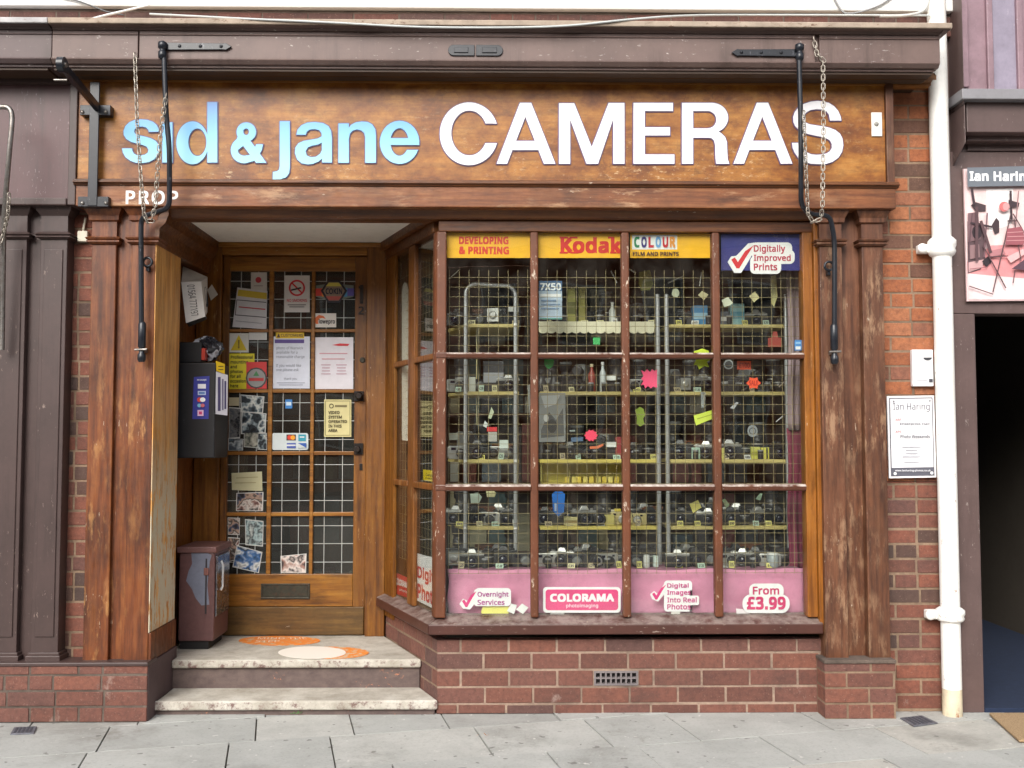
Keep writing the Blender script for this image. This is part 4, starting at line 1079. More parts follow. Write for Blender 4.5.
# ------------------------------------------------------------------ fascia letters: cut outlines, each letter its own raised piece
def arcs(cx,cy,rx,ry,a0,a1,n=28): return [(cx+rx*math.cos(R(a0+(a1-a0)*k/n)),cy+ry*math.sin(R(a0+(a1-a0)*k/n))) for k in range(n+1)]
def ribbon(o,i,ao,ai,n=28): return arcs(*o,*ao,n)+arcs(*i,ai[1],ai[0],n)
def bx4(a,b,c,d): return [(a,b),(c,b),(c,d),(a,d)]
def sA(dx,dy): return [[(x+dx,y+dy) for x,y in p] for p in ([(525,545),(708,65),(753,65),(753,170),(607,545)],[(987,545),(797,65),(749,65),(749,170),(897,545)],[(672,365),(838,365),(866,437),(640,437)])]
S_BIG=[(637,205),(630,170),(612,130),(580,92),(540,67),(490,53),(445,50),(395,56),(345,72),(300,100),(272,135),(258,175),(260,215),(273,247),(300,275),(335,295),(380,312),(430,323),(480,332),(520,344),(548,362),(562,390),(562,420),(548,445),(520,463),(480,472),(440,474),(400,470),(365,455),(345,435),(338,410),(336,380),(250,380),(253,415),(268,455),(300,500),(345,530),(400,545),(460,548),(520,545),(570,528),(615,495),(642,450),(652,400),(645,345),(625,308),(590,280),(545,262),(495,250),(440,243),(390,235),(355,220),(342,195),(345,165),(362,140),(395,122),(440,115),(485,118),(520,133),(540,160),(548,205)]
S_SMALL=[(380,318),(376,292),(360,260),(328,233),(280,216),(225,212),(170,218),(125,238),(93,270),(78,310),(80,345),(100,378),(140,403),(190,418),(240,430),(275,445),(290,470),(285,495),(262,512),(225,520),(190,517),(165,503),(152,480),(150,460),(65,460),(72,495),(95,535),(135,565),(185,582),(240,584),(295,575),(340,552),(370,515),(382,470),(378,430),(355,398),(315,375),(265,360),(215,350),(180,338),(168,318),(172,295),(195,278),(235,272),(270,282),(288,300),(293,318)]
A_TOP=[(612,343),(622,300),(655,262),(705,240),(770,235),(840,244),(885,270),(908,310),(914,365),(914,580),(832,580),(828,360),(826,330),(808,305),(770,295),(725,300),(700,318),(692,343)]
A_BOWL=[(829,356),(795,375),(740,385),(675,395),(630,415),(604,452),(600,500),(618,552),(655,585),(710,596),(755,590),(800,572),(832,545),(832,470),(815,505),(780,530),(735,535),(700,520),(690,485),(710,450),(750,435),(800,425),(832,408)]
N_ARCH=[(200,290),(225,258),(265,238),(315,230),(365,234),(405,255),(430,295),(436,350),(436,582),(346,582),(345,365),(336,328),(312,306),(275,298),(240,307),(215,333),(206,375),(200,375)]
k1,k2=8.536,7.877
GL=[(blue,115,95,k1,[S_SMALL]),(blue,115,95,k1,[bx4(408,238,495,580)]),
 (blue,115,95,k1,[ribbon((665,412,137,183),(707,407,77,117),(90,270),(90,270)),ribbon((665,412,137,183),(707,407,77,117),(-90,90),(-90,90)),bx4(792,65,877,580)]),
 (blue,225,95,k1,[ribbon((185,320,83,82),(184,318,24,28),(-90,90),(-90,90)),ribbon((185,320,83,82),(184,318,24,28),(90,270),(90,270)),ribbon((165,475,112,111),(166,478,52,44),(60,262),(60,262)),[(105,362),(195,365),(262,450),(355,582),(268,582),(148,424)],[(270,425),(328,425),(318,470),(290,525),(245,568),(180,586),(172,524),(215,515),(250,475)],[(112,368),(150,360),(172,428),(118,470),(62,440),(88,402)]]),
 (blue,225,95,k1,[[(470,228),(556,228),(556,620),(550,670),(525,705),(480,722),(410,724),(412,660),(445,655),(465,640),(470,610)]]),
 (blue,225,95,k1,[A_TOP,A_BOWL]),(blue,325,95,k1,[bx4(117,247,205,582),N_ARCH]),
 (blue,325,95,k1,[ribbon((638,408,168,184),(637,405,78,118),(20.4,366.9),(34.6,372)),bx4(556,372,800,430)]),
 (whitev,430,95,k2,[ribbon((308,309,230,247),(310,303,142,177),(17.4,340.9),(26.9,334.9),44)]),(whitev,430,95,k2,sA(0,0)),
 (whitev,550,95,k2,[bx4(70,68,158,545),bx4(497,66,585,545),[(70,68),(190,68),(330,420),(330,545),(287,545),(156,190)],[(585,66),(460,66),(325,420),(325,545),(377,545),(496,195)]]),
 (whitev,550,95,k2,[bx4(656,65,745,545),bx4(656,65,967,130),bx4(700,258,943,322),bx4(656,472,978,545)]),
 (whitev,670,95,k2,[bx4(92,65,180,545),bx4(92,65,328,130),bx4(150,267,330,340),ribbon((325,183,130,118),(295,198,67,68),(-92,75),(-90,90)),[(300,267),(370,285),(400,305),(432,335),(446,375),(448,450),(452,510),(465,545),(362,545),(356,500),(354,400),(345,362),(325,343),(290,338)]]),
 (whitev,670,95,k2,sA(-27,-1)),(whitev,760,95,k2,[S_BIG])]
for mt,ox,oy,k,pieces in GL:
    px=[[fF.hit(ox+x/k,oy+y/k) for x,y in p] for p in pieces]
    m=MB()
    for i,p in enumerate(px): m.prism([fF.pt(u,v,.004) for u,v in p],fF.n*(.004+i*6e-5))
    o=m.build('letter',mt,sign)
    g=.0052; m=MB(); j=0
    for p in px:
        for a in range(8):
            du,dv=g*math.cos(a*math.pi/4),g*math.sin(a*math.pi/4); m.prism([fF.pt(u+du,v+dv,.0005) for u,v in p],fF.n*(.0028+j*2e-5)); j+=1
    m.build('letter_edge',edge,o)
m=MB(); fl=FY(YF-.014); u0,v1=fl.hit(126,190.5); u1,v0=fl.hit(178,204.5)
add_text(m,fl,'PROP',u0,u1,v0,v1,.0005,.0008,.022,spacing=1.15); m.build('small_lettering',flat((240,236,230),.4),sign)
# ================================================================== window signs (behind the glass)
fs=FY(.022)
YEL=(250,186,14)
poster('window_sign','yellow window sign reading DEVELOPING & PRINTING in red letters','sign',fs,(446.5,233,530,258),YEL,[('text',(222,58,30),'DEVELOPING',(459,236.5,508.5,244.5),.05),('text',(222,58,30),'& PRINTING',(459,246.5,509,254.5),.05)],group='signs along the window top')
K=(214,36,24)
kod=[('text',K,'Kodak',(560.5,237,621.5,253.5),.04)]
# slab serifs
for a,b,y in ((559.5,568,251.8),(570.5,578.5,251.8),(559.5,568,236.8),(569.5,577.5,236.8),(610,616.5,251.8),(617,622.3,251.8),(608,613.5,236.8)):
    kod.append(('rect',K,(a,y,b,y+1.9)))
poster('window_sign','yellow window sign with one large red slab lettered word','sign',fs,(538,233,622,258),YEL,kod,group='signs along the window top')
cl=[((30,130,80),'C'),((60,50,120),'O'),((200,40,60),'L'),((120,170,220),'O'),((200,40,50),'U'),((230,150,60),'R')]
els=[('rect',(244,244,240),(632,235,677,249.5),'@printed_panel')]
x=634
for c_,ch in cl:
    w=5.6; els.append(('text',c_,ch,(x,236.8,x+w,247.8),.045)); x+=7.1
els.append(('text',(74,44,30),'FILM AND PRINTS',(632.5,252,678.5,256.3),.03))
poster('window_sign','yellow window sign with the word COLOUR in many coloured letters','sign',fs,(630,233,713,258),YEL,els,group='signs along the window top')
def tick(x0,y0,x1,y1,c):  # check mark
    w,h=x1-x0,y1-y0; f=lambda a,b:(x0+w*a,y0+h*b)
    return ('poly',c,[f(0,.62),f(.16,.52),f(.30,.72),f(.62,.25),f(1,0),f(.70,.45),f(.36,1.0),f(.24,1.0)])
W=(244,242,242); RD=(206,44,60)
def blob(rects,r=4): return [('poly',W,rrect(a,b,c,d,r),'@white_outline') for a,b,c,d in rects]
poster('window_sign','dark blue window sign with red tick and white Digitally Improved Prints badge','sign',fs,(721,233,800.5,270.5),(44,46,122),
  blob([(752,242.5,792,255),(752,250,794.5,264),(750,256,781,274)],5)+[('poly',W,[(727.5,262),(731,256.5),(736,256),(740,252),(748,243.5),(756,242.5),(757,246),(748,262),(741,273),(734,273)],'@white_outline'),tick(731,245.5,753.5,268.5,(216,42,52)),
   ('text',(190,50,80),'Digitally',(753.5,245,785,254),.02),('text',(190,50,80),'Improved',(753.5,254.5,790.5,263),.02),('text',(190,50,80),'Prints',(753.5,263.5,777,270.5),.02)],group='signs along the window top')
# signs standing on the sill before the pink cloth
fl2=FY(.030); PK=(226,60,130)
poster('window_sign','white tick shaped badge reading Overnight Services against the pink cloth','sign',fl2,rrect(475,588,511,606,4),(244,242,244),
  blob([(474,589,503,606)],3)+[('poly',W,[(459.5,604),(463,598.5),(468,601),(477,589.5),(480,589),(478,599),(470,609.5),(463,608.5)],'@white_outline'),tick(462,591,476.5,607,PK),('text',(180,80,150),'Overnight',(477.5,591.5,508.5,598),.02),('text',(180,80,150),'Services',(477.5,599.5,504.5,604.8),.02)],group='promotion badges above the window sill')
t=poster('window_sign','bright pink rounded sign with bold white capitals and white border','sign',fl2,rrect(543,587,620.5,612.5,3.5),(246,244,246),
  [('poly',(232,74,132),rrect(545.5,589.3,618,610,3)),('text',(250,244,248),'COLORAMA',(550,593.5,614,601.5),.05),('text',(250,220,234),'photoimaging',(566,603.5,598,608),.02)],group='promotion badges above the window sill',th=.006)
poster('window_sign','white badge reading Digital Images Into Real Photos with pink tick','sign',fl2,rrect(664,580.5,692,611.5,3.5),(244,242,244),
  blob([(690,590,691.5,611),(664,595.5,699,605)],2)+[('poly',W,[(650,594),(654,591),(658,594),(664,584),(668,585),(666,592),(658,601.5),(652,599)],'@white_outline'),tick(652,584.5,666,599.5,PK),
   ('text',(206,72,140),'Digital',(667,583,688.5,588.8),.02),('text',(206,72,140),'Images',(667,590,690.5,596),.02),('text',(206,72,140),'Into Real',(667,597,696.5,602.3),.02),('text',(206,72,140),'Photos',(667,603.7,690.5,609.3),.02)],group='promotion badges above the window sill')
poster('window_sign','white cloud shaped badge giving the price £3.99 in pink','sign',fl2,rrect(742.5,594.5,789.5,613,8),(246,244,246),
  [('poly',W,rrect(749,583.5,783.5,599,6),'@white_outline'),('text',(206,58,110),'From',(752.5,586.5,779,594.5),.025),('text',(214,50,110),'\u00a33.99',(746.5,596.5,785.5,609.5),.035)],group='promotion badges above the window sill')
# things on the side panes (splay)
gF=Frame(sF.pt(0,0,-.016),sF.ux,sF.uz)
poster('window_sign','white sign reading Digital Photo in large red letters on the splayed side window','sign',gF,[(416.5,553),(436,558.5),(436,610),(416.5,600)],(244,242,242),[('slant',RD,'Digital',[(418,565),(441,573),(441,590),(418,581)],.03),('slant',RD,'Photo',[(418,582),(437.5,592),(437.5,607),(418,598)],.03)],group='signs on the splayed side window')
poster('window_sign','small red sign with white lettering low on the splayed side window','sign',gF,[(394.5,572),(408.5,578),(408.5,598),(394.5,593)],(206,44,54),[('slant',(244,240,238),'COLORAMA',[(395.5,577),(408.5,582.5),(408.5,588.5),(395.5,584)],.04),('slant',(240,220,220),'photo',[(400,588),(408,591),(408,594),(400,591)],.02)],group='signs on the splayed side window')
poster('sticker','small yellow sticker on the splayed side window by the corner post','sticker',gF,[(423.5,469.5),(435,471),(435,482),(423.5,480)],(244,214,20),[('slant',(60,54,30),'Cards',[(426,473),(434,474.5),(434,477),(426,475.5)],.02),('slant',(60,54,30),'accepted',[(426,477),(434,478.2),(434,480),(426,479)],.02)])
# 7x50 poster and blue sticker
fi=FY(.10)
poster('poster','blue and white 7X50 binocular poster hung inside the window','poster',fi,(539,281,562,319.5),(178,196,214),[('rect',(58,100,142),(539,281,562,291)),('text',(240,244,246),'7X50',(540,283,561,290.5),.03),('rect',(236,238,238),(540,294,561,297)),('rect',(110,140,172),(541,300,556,301.5)),('rect',(110,140,172),(541,304,560,305.2)),('rect',(110,140,172),(541,308,559,309.2)),('rect',(90,150,140),(540,318,562,319.5))])
poster('sticker','small blue and white sticker on the last window pane by the orange post','sticker',FY(.012),(794.5,340,801.5,350.5),(70,140,210),[('rect',(236,240,244),(795.5,346.5,800.5,349.5)),('rect',(150,200,240),(795.5,342,800.5,344))])

# ================================================================== door notices
dF=FY(YD+.019)
G='notices on the shop door'
def dp_(label,outline,bg,els,cat='notice',name='door_notice',w0=0.0):
    return poster(name,label,cat,dF,outline,bg,els,th=.0015,w0=w0,group=G)
def lines(c,x0,x1,ys,h=.7,rag=0.25,seed=1):
    rnd=random.Random(seed); out=[]
    for y in ys:
        L=(x1-x0)*rnd.uniform(0,rag)/2
        out.append(('rect',c,(x0+L,y,x1-L,y+h)))
    return out
dp_('small white notice with a red emblem at the top of the door glass',(251,272.3,267,291),(200,196,190),[('poly',(190,60,70),ell(258.5,280,3,3)),('rect',(150,140,140),(254,285.5,263,286.3))])
dp_('tilted white notice with yellow heading and a red line across',[(237.5,287.5),(267.5,291),(266.5,329.3),(232.5,327)],(206,204,206),[('poly',(206,180,60),[(238.5,289.5),(267,293),(267,299.5),(237.5,296)]),('line',(80,76,84),((237,300),(266.5,302.5),.8)),('line',(80,76,84),((235.5,315),(266,317.5),.8)),('line',(80,76,84),((237,300),(235.5,315),.8)),('line',(190,60,64),((239,307),(265.5,309.5),1.1)),('line',(150,150,156),((236,321),(262,323.5),.6))],w0=.002)
dp_('white no smoking sign with a red ringed cigarette on the door',(284.3,275.5,309.8,312.3),(212,208,204),[('ring',(200,40,50),(297,288,6.4,8.2)),('poly',(40,38,40),[(291,289.5),(301,287),(301.4,288.6),(291.4,291)]),('line',(200,40,50),((291.5,282.5),(302.5,293.5),1.6)),('text',(200,60,70),'NO SMOKING',(287,299,307,302),.02)]+lines((110,104,104),287.5,306.5,(304.5,306.6),.8),name='no_smoking_sign',cat='sign')
rain=[(210,70,60),(230,150,60),(220,200,80),(110,170,90),(80,150,190),(90,80,160)]
els=[]
for k,c_ in enumerate(rain):
    x0=315.5+k*6.4; els.append(('poly',c_,[(x0,287+abs(k-2.5)*.6),(x0+6.4,287+abs(k-2.5)*.6),(x0+6.4,296+(2.5-abs(k-2.5))*.8),(x0,296+(2.5-abs(k-2.5))*.8)]))
hexo=[(321,291),(328,280.5),(340,280.5),(347.5,291),(340,303),(328,303)]; hexi=[(323.5,291),(329,282.5),(339,282.5),(345,291),(339,300.8),(329,300.8)]
els+=[('poly',(38,34,44),hexo)]+[('poly',(150,130,110),hexi)]+[('poly',(206,196,90),[(326,286.5),(329.2,283),(339,283),(342,286.5)]),('poly',(190,90,80),[(326,296.5),(329.2,300.4),(339,300.4),(342,296.5)]),('text',(40,40,60),'COKIN',(326,288.5,342.5,294.5),.03)]
dp_('black hexagonal sticker over a rainbow band on the top of the door',[(316,285.5),(334,283.5),(353.5,285.5),(353.5,297),(334,301),(316,297)],(120,130,120),els,name='sticker',cat='sticker')
dp_('white sticker with an orange curl beside a black word',(313.8,313.3,336.2,327.3),(228,222,214),[('poly',(226,110,50),[(315,322),(315.5,317.5),(319,315),(323.5,316),(326,319),(322.5,318),(319.5,318.5),(318,321),(318.5,324),(316,324)]),('text',(50,44,44),'lowepro',(319,319,335,325),.03)],name='sticker',cat='sticker')
dp_('blank pale paper behind the yellow triangle notice',(249,331.8,267,340),(204,202,198),[])
dp_('white square notice with a yellow triangle on the door',(229,333.2,248.8,352.5),(206,204,196),[('poly',(206,180,30),[(239,335),(247,350.5),(230.8,350.5)]),('text',(120,100,30),'!',(238.2,340,239.8,348.5),.03)],w0=.002)
dp_('bright yellow printed notice low beside the red sticker',(228.3,353.5,254.5,389),(220,204,40),[('text',(64,58,20),'Professional\nmounting\nand\nphotos\nfor all\noccasions\nhere',(230.5,355.5,252.5,387.5),.03)])
dp_('red square sticker with a grey toothed disc on the door',(246.5,362,266.8,388.8),(214,60,60),[('poly',(70,66,66),ell(256.5,378,10.6,10.6,12)),('poly',(150,148,146),ell(256.5,378,9,9,20)),('poly',(70,130,80),[(256.5,371),(259.5,376),(253.5,376)]),('rect',(190,60,60),(249,378,264,381))],name='sticker',cat='sticker',w0=.003)
dp_('white printed notice with purple and yellow heading in the door centre',(272.3,336.5,309.8,388.5),(216,220,232),[('rect',(90,70,140),(274.8,339.5,304.2,343.2)),('text',(120,124,140),'photo of Warwick\navailable for a\nreasonable charge\n\nIf you would like\none please ask',(276.5,346.5,304.5,372),.004),('text',(120,124,140),'thank you',(284,377.5,297,380.5),.004),('rect',(160,164,180),(277,382.5,305,383.2)),('rect',(160,164,180),(279,384.6,303,385.3))])
dp_('narrow yellow heading strip with dark letters above the central notice',(276,332.4,304.2,338.4),(218,180,30),[('text',(70,54,20),'CUSTOMERS',(281,334,303,336.8),.02),('poly',(80,54,20),[(277,337.5),(280.6,337.5),(278.8,333.4)])],w0=.002)
dp_('white letter notice with red swoosh and pink print on the door',(315.2,337.3,353.3,389),(220,216,222),[('poly',(206,50,56),[(332,345),(340,343.4),(349.5,344),(348,346),(338,346)])]+lines((206,150,160),319,348,(353,358.5),1.0)+lines((190,150,165),321,331,(364.5,367.5,370.5,373.5),.8)+lines((190,150,165),336,347,(364.5,367.5,370.5,373.5),.8))
def photomat(seed,pal):
    t=NT('photo_print_%d'%seed); v=t.coord(); mp=t.n('ShaderNodeMapping'); t.l(v,mp.inputs[0]); mp.inputs['Location'].default_value=(seed*1.37,seed*.7,seed*2.1)
    w=t.noise(mp.outputs[0],15,2,.5); n2=t.noise(mp.outputs[0],70,4,.7)
    f=t.n('ShaderNodeMapRange'); t.l(w,f.inputs[0]); f.inputs[1].default_value=.28; f.inputs[2].default_value=.72
    k=t.ramp(f.outputs[0],[(.1+.8*i/(len(pal)-1),lin(c)) for i,c in enumerate(pal)])
    k=t.mix(t.mul(t.mask(n2,.5,.6),.35),k,lin(pal[-1])); t.base(k).rough(.3); return t.m
def photo(label,outline,seed,pal,cat='photograph',w0=.0,nb=9):
    pts=outline if not isinstance(outline[0],(int,float)) else [(outline[0],outline[1]),(outline[2],outline[1]),(outline[2],outline[3]),(outline[0],outline[3])]
    cx=sum(p[0] for p in pts)/len(pts); cy=sum(p[1] for p in pts)/len(pts); inn=[(cx+(x-cx)*.93,cy+(y-cy)*.93) for x,y in pts]
    t=poster('photo_print',label,cat,dF,pts,(206,204,198),[('poly',pal[0],inn,'@picture')],th=.0012,w0=w0,group='photographs stuck on the door')
    for ch in t.children:
        if ch.name.startswith('picture'): ch.data.materials[0]=photomat(seed,pal)
    return t
PG=[(28,30,32),(60,66,72),(30,34,38),(150,164,168),(214,214,206),(84,98,108),(34,36,40)]
PW=[(40,36,38),(70,80,104),(180,150,130),(36,34,36),(210,200,190),(130,90,80),(30,30,34)]
dp_('pale cream card at the top of the photo collage on the door',(229,397.5,239,405.8),(196,184,150),[],cat='card',name='card')
photo('grey photograph of a crowd stuck in the upper door collage',[(240.5,394.5),(264.5,396.5),(263,413),(241,412)],3,PG,w0=.002)
photo('dark photograph below the cream card in the door collage',[(229,407),(241,408),(240,438),(229,439)],4,[(52,54,60),(30,32,36),(120,120,120),(80,84,92),(150,146,140)])
photo('pale blue grey photograph in the middle of the door collage',[(241.5,411.5),(266.5,413.5),(265.5,433),(241,434)],5,PG)
photo('small greenish photograph at the foot of the door collage',[(244,432),(258.5,432.5),(258,448),(244,447)],6,[(96,104,90),(150,150,136),(60,66,60),(190,186,170)])
photo('dark landscape photograph at the wide edge of the door collage',[(258,433),(267,433),(267,450),(257.5,449.5)],16,PG,w0=.001)
photo('narrow bluish photograph hanging low in the upper door collage',[(228.5,438),(243.5,439),(243,450.5),(228.5,450.5)],17,[(40,44,50),(110,130,140),(30,30,34),(190,196,196),(70,80,90)],w0=.002)
photo('torn dark photograph at the bottom edge of the lowest door pane',[(228,537),(240,538),(237,560),(228,562)],18,PW,w0=.0005)
dp_('small blue square sticker with white mark above the card logos',(285.3,399.5,292.3,408.5),(58,130,200),[('rect',(206,226,240),(286.3,402,291.3,405.5))],name='sticker',cat='sticker')
dp_('white payment card sticker with four small coloured logos',rrect(271.8,433,308.3,450,2.5),(206,214,214),[('rect',(60,44,50),(286.5,434.5,296,440.5)),('poly',(220,60,40),ell(289.7,437.5,2.4,2.4,10)),('poly',(240,160,40),ell(293,437.5,2.4,2.4,10)),('rect',(50,150,170),(298.5,434.5,306,441)),('rect',(230,230,230),(300,436.5,304.5,437.6)),('rect',(70,90,170),(287,443,296,444.5)),('rect',(226,226,226),(287,444.6,296,446)),('rect',(70,90,170),(287,446.1,296,448)),('rect',(200,206,206),(298,443,306.5,447.8)),('poly',(50,90,170),[(298,443),(306.5,447.8),(306.5,443)])],name='sticker',cat='sticker')
dp_('cream bordered notice about the area on the right door panes',(324.2,399.5,351.3,436.8),(206,196,140),[('line',(120,110,60),((325.5,401),(350,401),.6)),('line',(120,110,60),((325.5,435.3),(350,435.3),.6)),('line',(120,110,60),((325.5,401),(325.5,435.3),.6)),('line',(120,110,60),((350,401),(350,435.3),.6)),('ring',(90,84,50),(331.5,406,1.5,2.4)),('rect',(120,110,70),(335,405,347,407)),('text',(84,76,44),'VIDEO\nSYSTEM\nOPERATED\nIN THIS\nAREA',(328.5,411,347,432),.03)])
dp_('cream torn card above the group photograph on the door',[(231.5,473),(262,471.5),(262.5,491),(232,490)],(190,184,146),[('line',(160,150,110),((236,478),(258,477),.8)),('line',(160,150,110),((235,483),(256,482.5),.8))],cat='card',name='card')
photo('group photograph of people below the cream torn card',[(236.5,493),(263.5,492),(263,511),(236,511)],9,PW,w0=.001)
photo('small photograph of two people on the lowest door pane',[(227.8,517.5),(240,518),(239.5,535),(228,534.5)],10,PW)
photo('teal photograph beside the mullion on the lowest door pane',[(245,519),(263.5,521),(263,546.5),(245.5,545)],11,[(110,138,140),(60,80,86),(170,190,190),(40,50,54),(200,206,200)])
photo('tilted blue and white photograph at the foot of the door glass',[(237,545),(262.5,552),(259,573),(232.5,567)],12,[(180,190,196),(30,34,40),(70,110,160),(226,226,220),(50,54,60)],w0=.002)
photo('pinkish white photograph of a couple low on the centre pane',[(280.5,556),(306.5,553.5),(306,573),(281,573)],13,[(206,188,180),(40,36,36),(226,214,206),(170,130,116),(70,60,60)])
# house number on the door stile
fD=FY(YD-.001)
m=MB(); a,b=P(359.5,286,YD),P(363.5,303,YD); m.box(X(360,294,YD),X(363.2,294,YD),YD-.006,YD,Z(304,YD),Z(285.5,YD)); m.box(X(358.7,288,YD),X(360,288,YD),YD-.006,YD,Z(289,YD),Z(286.5,YD)); 
u0,v1=fD.hit(358.5,306.5); u1,v0=fD.hit(364,314.5); add_text(m,fD,'2',u0,u1,v0,v1,.0005,.005,.02); m.build('house_number',dk,door)

# ================================================================== plaque, studio board
pF=FY(-.022)
pl=poster('wall_plaque','white framed name plaque on the brickwork below the entry box','plaque',pF,[(886,396.3),(933,395.5),(935.3,477.3),(888.3,478.2)],(232,230,232),
 [('poly',(92,92,102),[(888,398.2),(931.4,397.5),(933.5,475.5),(890,476.3)]),('poly',(228,227,230),[(889,399.2),(930.5,398.5),(932.3,467),(890.7,467.8)],'@printed_panel'),
  ('text',(88,88,98),'Ian Haring',(892,403,928.5,412),-.004),('text',(190,190,196),'photography',(893,411,909,413.4),.0),
  ('text',(206,150,150),'ARP',(894,418.5,900,421),.01),('text',(130,130,136),'Enterprise Hall',(898.5,422.5,928,425.5),.02),('text',(206,150,150),'APS',(894,430.5,900,433),.01),('text',(96,96,104),'Photo Weekends',(899,434.8,928.5,438),.01)]
  +lines((170,170,178),900,920,(446.5,449.7,452.9,456.1,461.5),.7,.5)+[('text',(226,226,230),'www.ianharing-photos.co.uk',(893.5,469.3,929,471.8),.02),('poly',(236,236,238),ell(893.5,473.5,1.6,1.6,10)),('poly',(236,236,238),ell(930,472.8,1.6,1.6,10)),('poly',(120,120,126),ell(892,401.5,.9,.9,8)),('poly',(120,120,126),ell(928,401,.9,.9,8))],th=.012,group=None)
bF=FY(YR-.012)
S1=(86,62,66); S2=(60,44,50)
def ln(c,a,b,h): return ('line',c,(a,b,h))
bd=[('poly',(236,206,204),[(965.5,188),(1080,188),(1080,252),(965.5,262)],'@photo_wall'),('poly',(240,232,230),[(985,190),(1012,189),(1010,225),(988,232)],'@photo_light'),
 ('poly',(226,150,150),[(965.8,262),(990,246),(1080,243),(1080,284),(966.5,276)],'@photo_floor'),('poly',(240,214,214),[(966.3,274),(1080,284),(1080,299.8),(967.3,300)],'@photo_cloth'),
 ('poly',(92,72,76),[(965.8,222),(982,224),(984,262),(979,270),(966.3,274)]),('poly',(200,160,160),[(967,263),(982,260),(981,268),(967,273)]),
 ('poly',(62,46,50),[(990,226),(994.5,218.5),(997.5,222),(997.5,233),(993,235)]),('poly',(70,54,58),[(969,206),(974,203),(984,206),(984,212),(974,212)]),
 ('poly',(120,92,96),[(966,214),(976,213),(979,240),(966,243)]),('poly',(50,38,44),ell(975,233,5,7,10)),('poly',(140,110,112),[(967.5,246),(977,245),(978,258),(968,260)]),('poly',(44,34,40),[(980,262),(987,256),(990,262),(984,268)]),ln((120,90,96),(985,214),(982,258),1.4),ln((96,70,76),(970,214),(966.5,252),1.2),ln(S2,(1005,222),(1013,222),1.4),ln((150,110,112),(1016,192),(1013,226),1.0),('poly',(176,120,124),[(986,252),(1000,249),(1003,255),(988,258)]),('poly',(226,176,176),[(1004,258),(1020,250),(1024,254),(1008,264)]),ln((150,96,100),(967,270),(985,268),.8),ln(S2,(969.5,190),(972,206),2.4),ln(S1,(974,208),(974,262),3),ln(S1,(978,222),(988,254),3),ln(S2,(968,224),(990,228),2),ln(S1,(980,246),(1003,289),1.2),ln(S1,(986,258),(1005,257),1),
 ln(S2,(1008,192),(1009,221),2.2),ln(S1,(1008,215),(990,293),1.2),ln(S1,(1010,215),(1026,242),1.2),ln(S1,(966.5,287),(990,295),1),ln(S1,(1011,220),(1018,262),1),('poly',(200,110,110),ell(1001,208,5,5,12)),('poly',(206,150,150),ell(1003,208,3.5,4,12)),('poly',S2,[(1006,201),(1017,204),(1016,208),(1006,208)]),
 ('poly',(150,84,92),[(1004,230),(1018,228),(1022,240),(1020,246),(1002,246)]),ln((196,140,144),(1004,234),(1020,233),.8),ln((196,140,144),(1004,238),(1021,237.5),.8),ln((196,140,144),(1003,242),(1021,241.5),.8),
 ('poly',(84,60,72),[(1008,270),(1030,254),(1030,272)]),ln(S1,(1012,271),(1010,284),1),
 ('poly',(108,114,122),[(963.8,169.5),(1080,166.5),(1080,186.5),(964.5,188.5)],'@header_band'),('text',(246,246,248),'Ian Haring',(966,173,1030,185.8),.035)]
bt=poster('studio_board','photography studio board with a pinkish studio picture over the open passage','sign board',bF,[(962.5,169.5),(1080,167),(1080,300.5),(966,301.5)],(226,196,196),bd,th=.012)
for ch in bt.children:
    for nm_,c_ in (('photo_wall',(232,204,202)),('photo_light',(240,234,232)),('photo_floor',(218,146,148)),('photo_cloth',(236,212,212))):
        if ch.name.startswith(nm_): ch.data.materials[0]=paint('board_'+nm_,c_,.4,.16,0,(0,0,0),9)

# ================================================================== lobby wall things
# black post box / bin on the left lobby wall
bk=paint('black_box_paint',(27,27,30),.5,.2,.15,(90,90,92),6)
ybx0,ybx1=.40,.67
t=thing('wall_box','tall black metal wall box with payment stickers on the lobby wall','wall box',P(196,458,ybx0))
xb=X(215,410,ybx0)
m=MB(); m.box(XW+.001,xb,ybx0,ybx1,Z(458,ybx0),Z(363,ybx0)); b=m.build('body',bk,t,bevel=.006)
m=MB(); m.box(XW+.001,X(200,350,ybx0),ybx0+.03,ybx1-.02,Z(363,ybx0)+.002,Z(342,ybx0)); m.build('top_housing',bk,t,bevel=.006)
m=MB(); m.box(X(199,350,ybx0)+.005,X(202.5,350,ybx0)+.005,ybx0+.029,ybx0+.08,Z(360,ybx0),Z(348,ybx0)); m.build('indicator',flat((190,60,44),.4),t,bevel=.002)
sx=Frame((xb+.001,ybx0,0),(0,1,0))  # right face of the box, looking along -x
bxF=FY(ybx0-.001)
els=[('rect',(236,236,240),(198,384,206,388.6)),('rect',(190,206,230),(198,391,206,395)),('rect',(90,130,190),(199,392,205,394)),('poly',(220,70,60),ell(199.8,399.7,2.5,2.5,10)),('poly',(240,240,240),ell(203,399.7,2.8,2.4,10)),('poly',(120,190,220),ell(199.8,405.5,2.2,1.9,10)),('poly',(210,110,120),ell(203,405.5,2.2,1.9,10)),('rect',(230,190,220),(198,410,204,416)),('rect',(200,60,120),(199.5,411.5,202.5,414.5)),('text',(220,226,240),'we accept',(197.5,379,207,381.3),.02)]
poster('sticker','tall blue payment sticker with a column of card logos on the black box','sticker',bxF,[(194,377),(209.5,376),(208.5,419),(192.5,419)],(52,58,150),els)
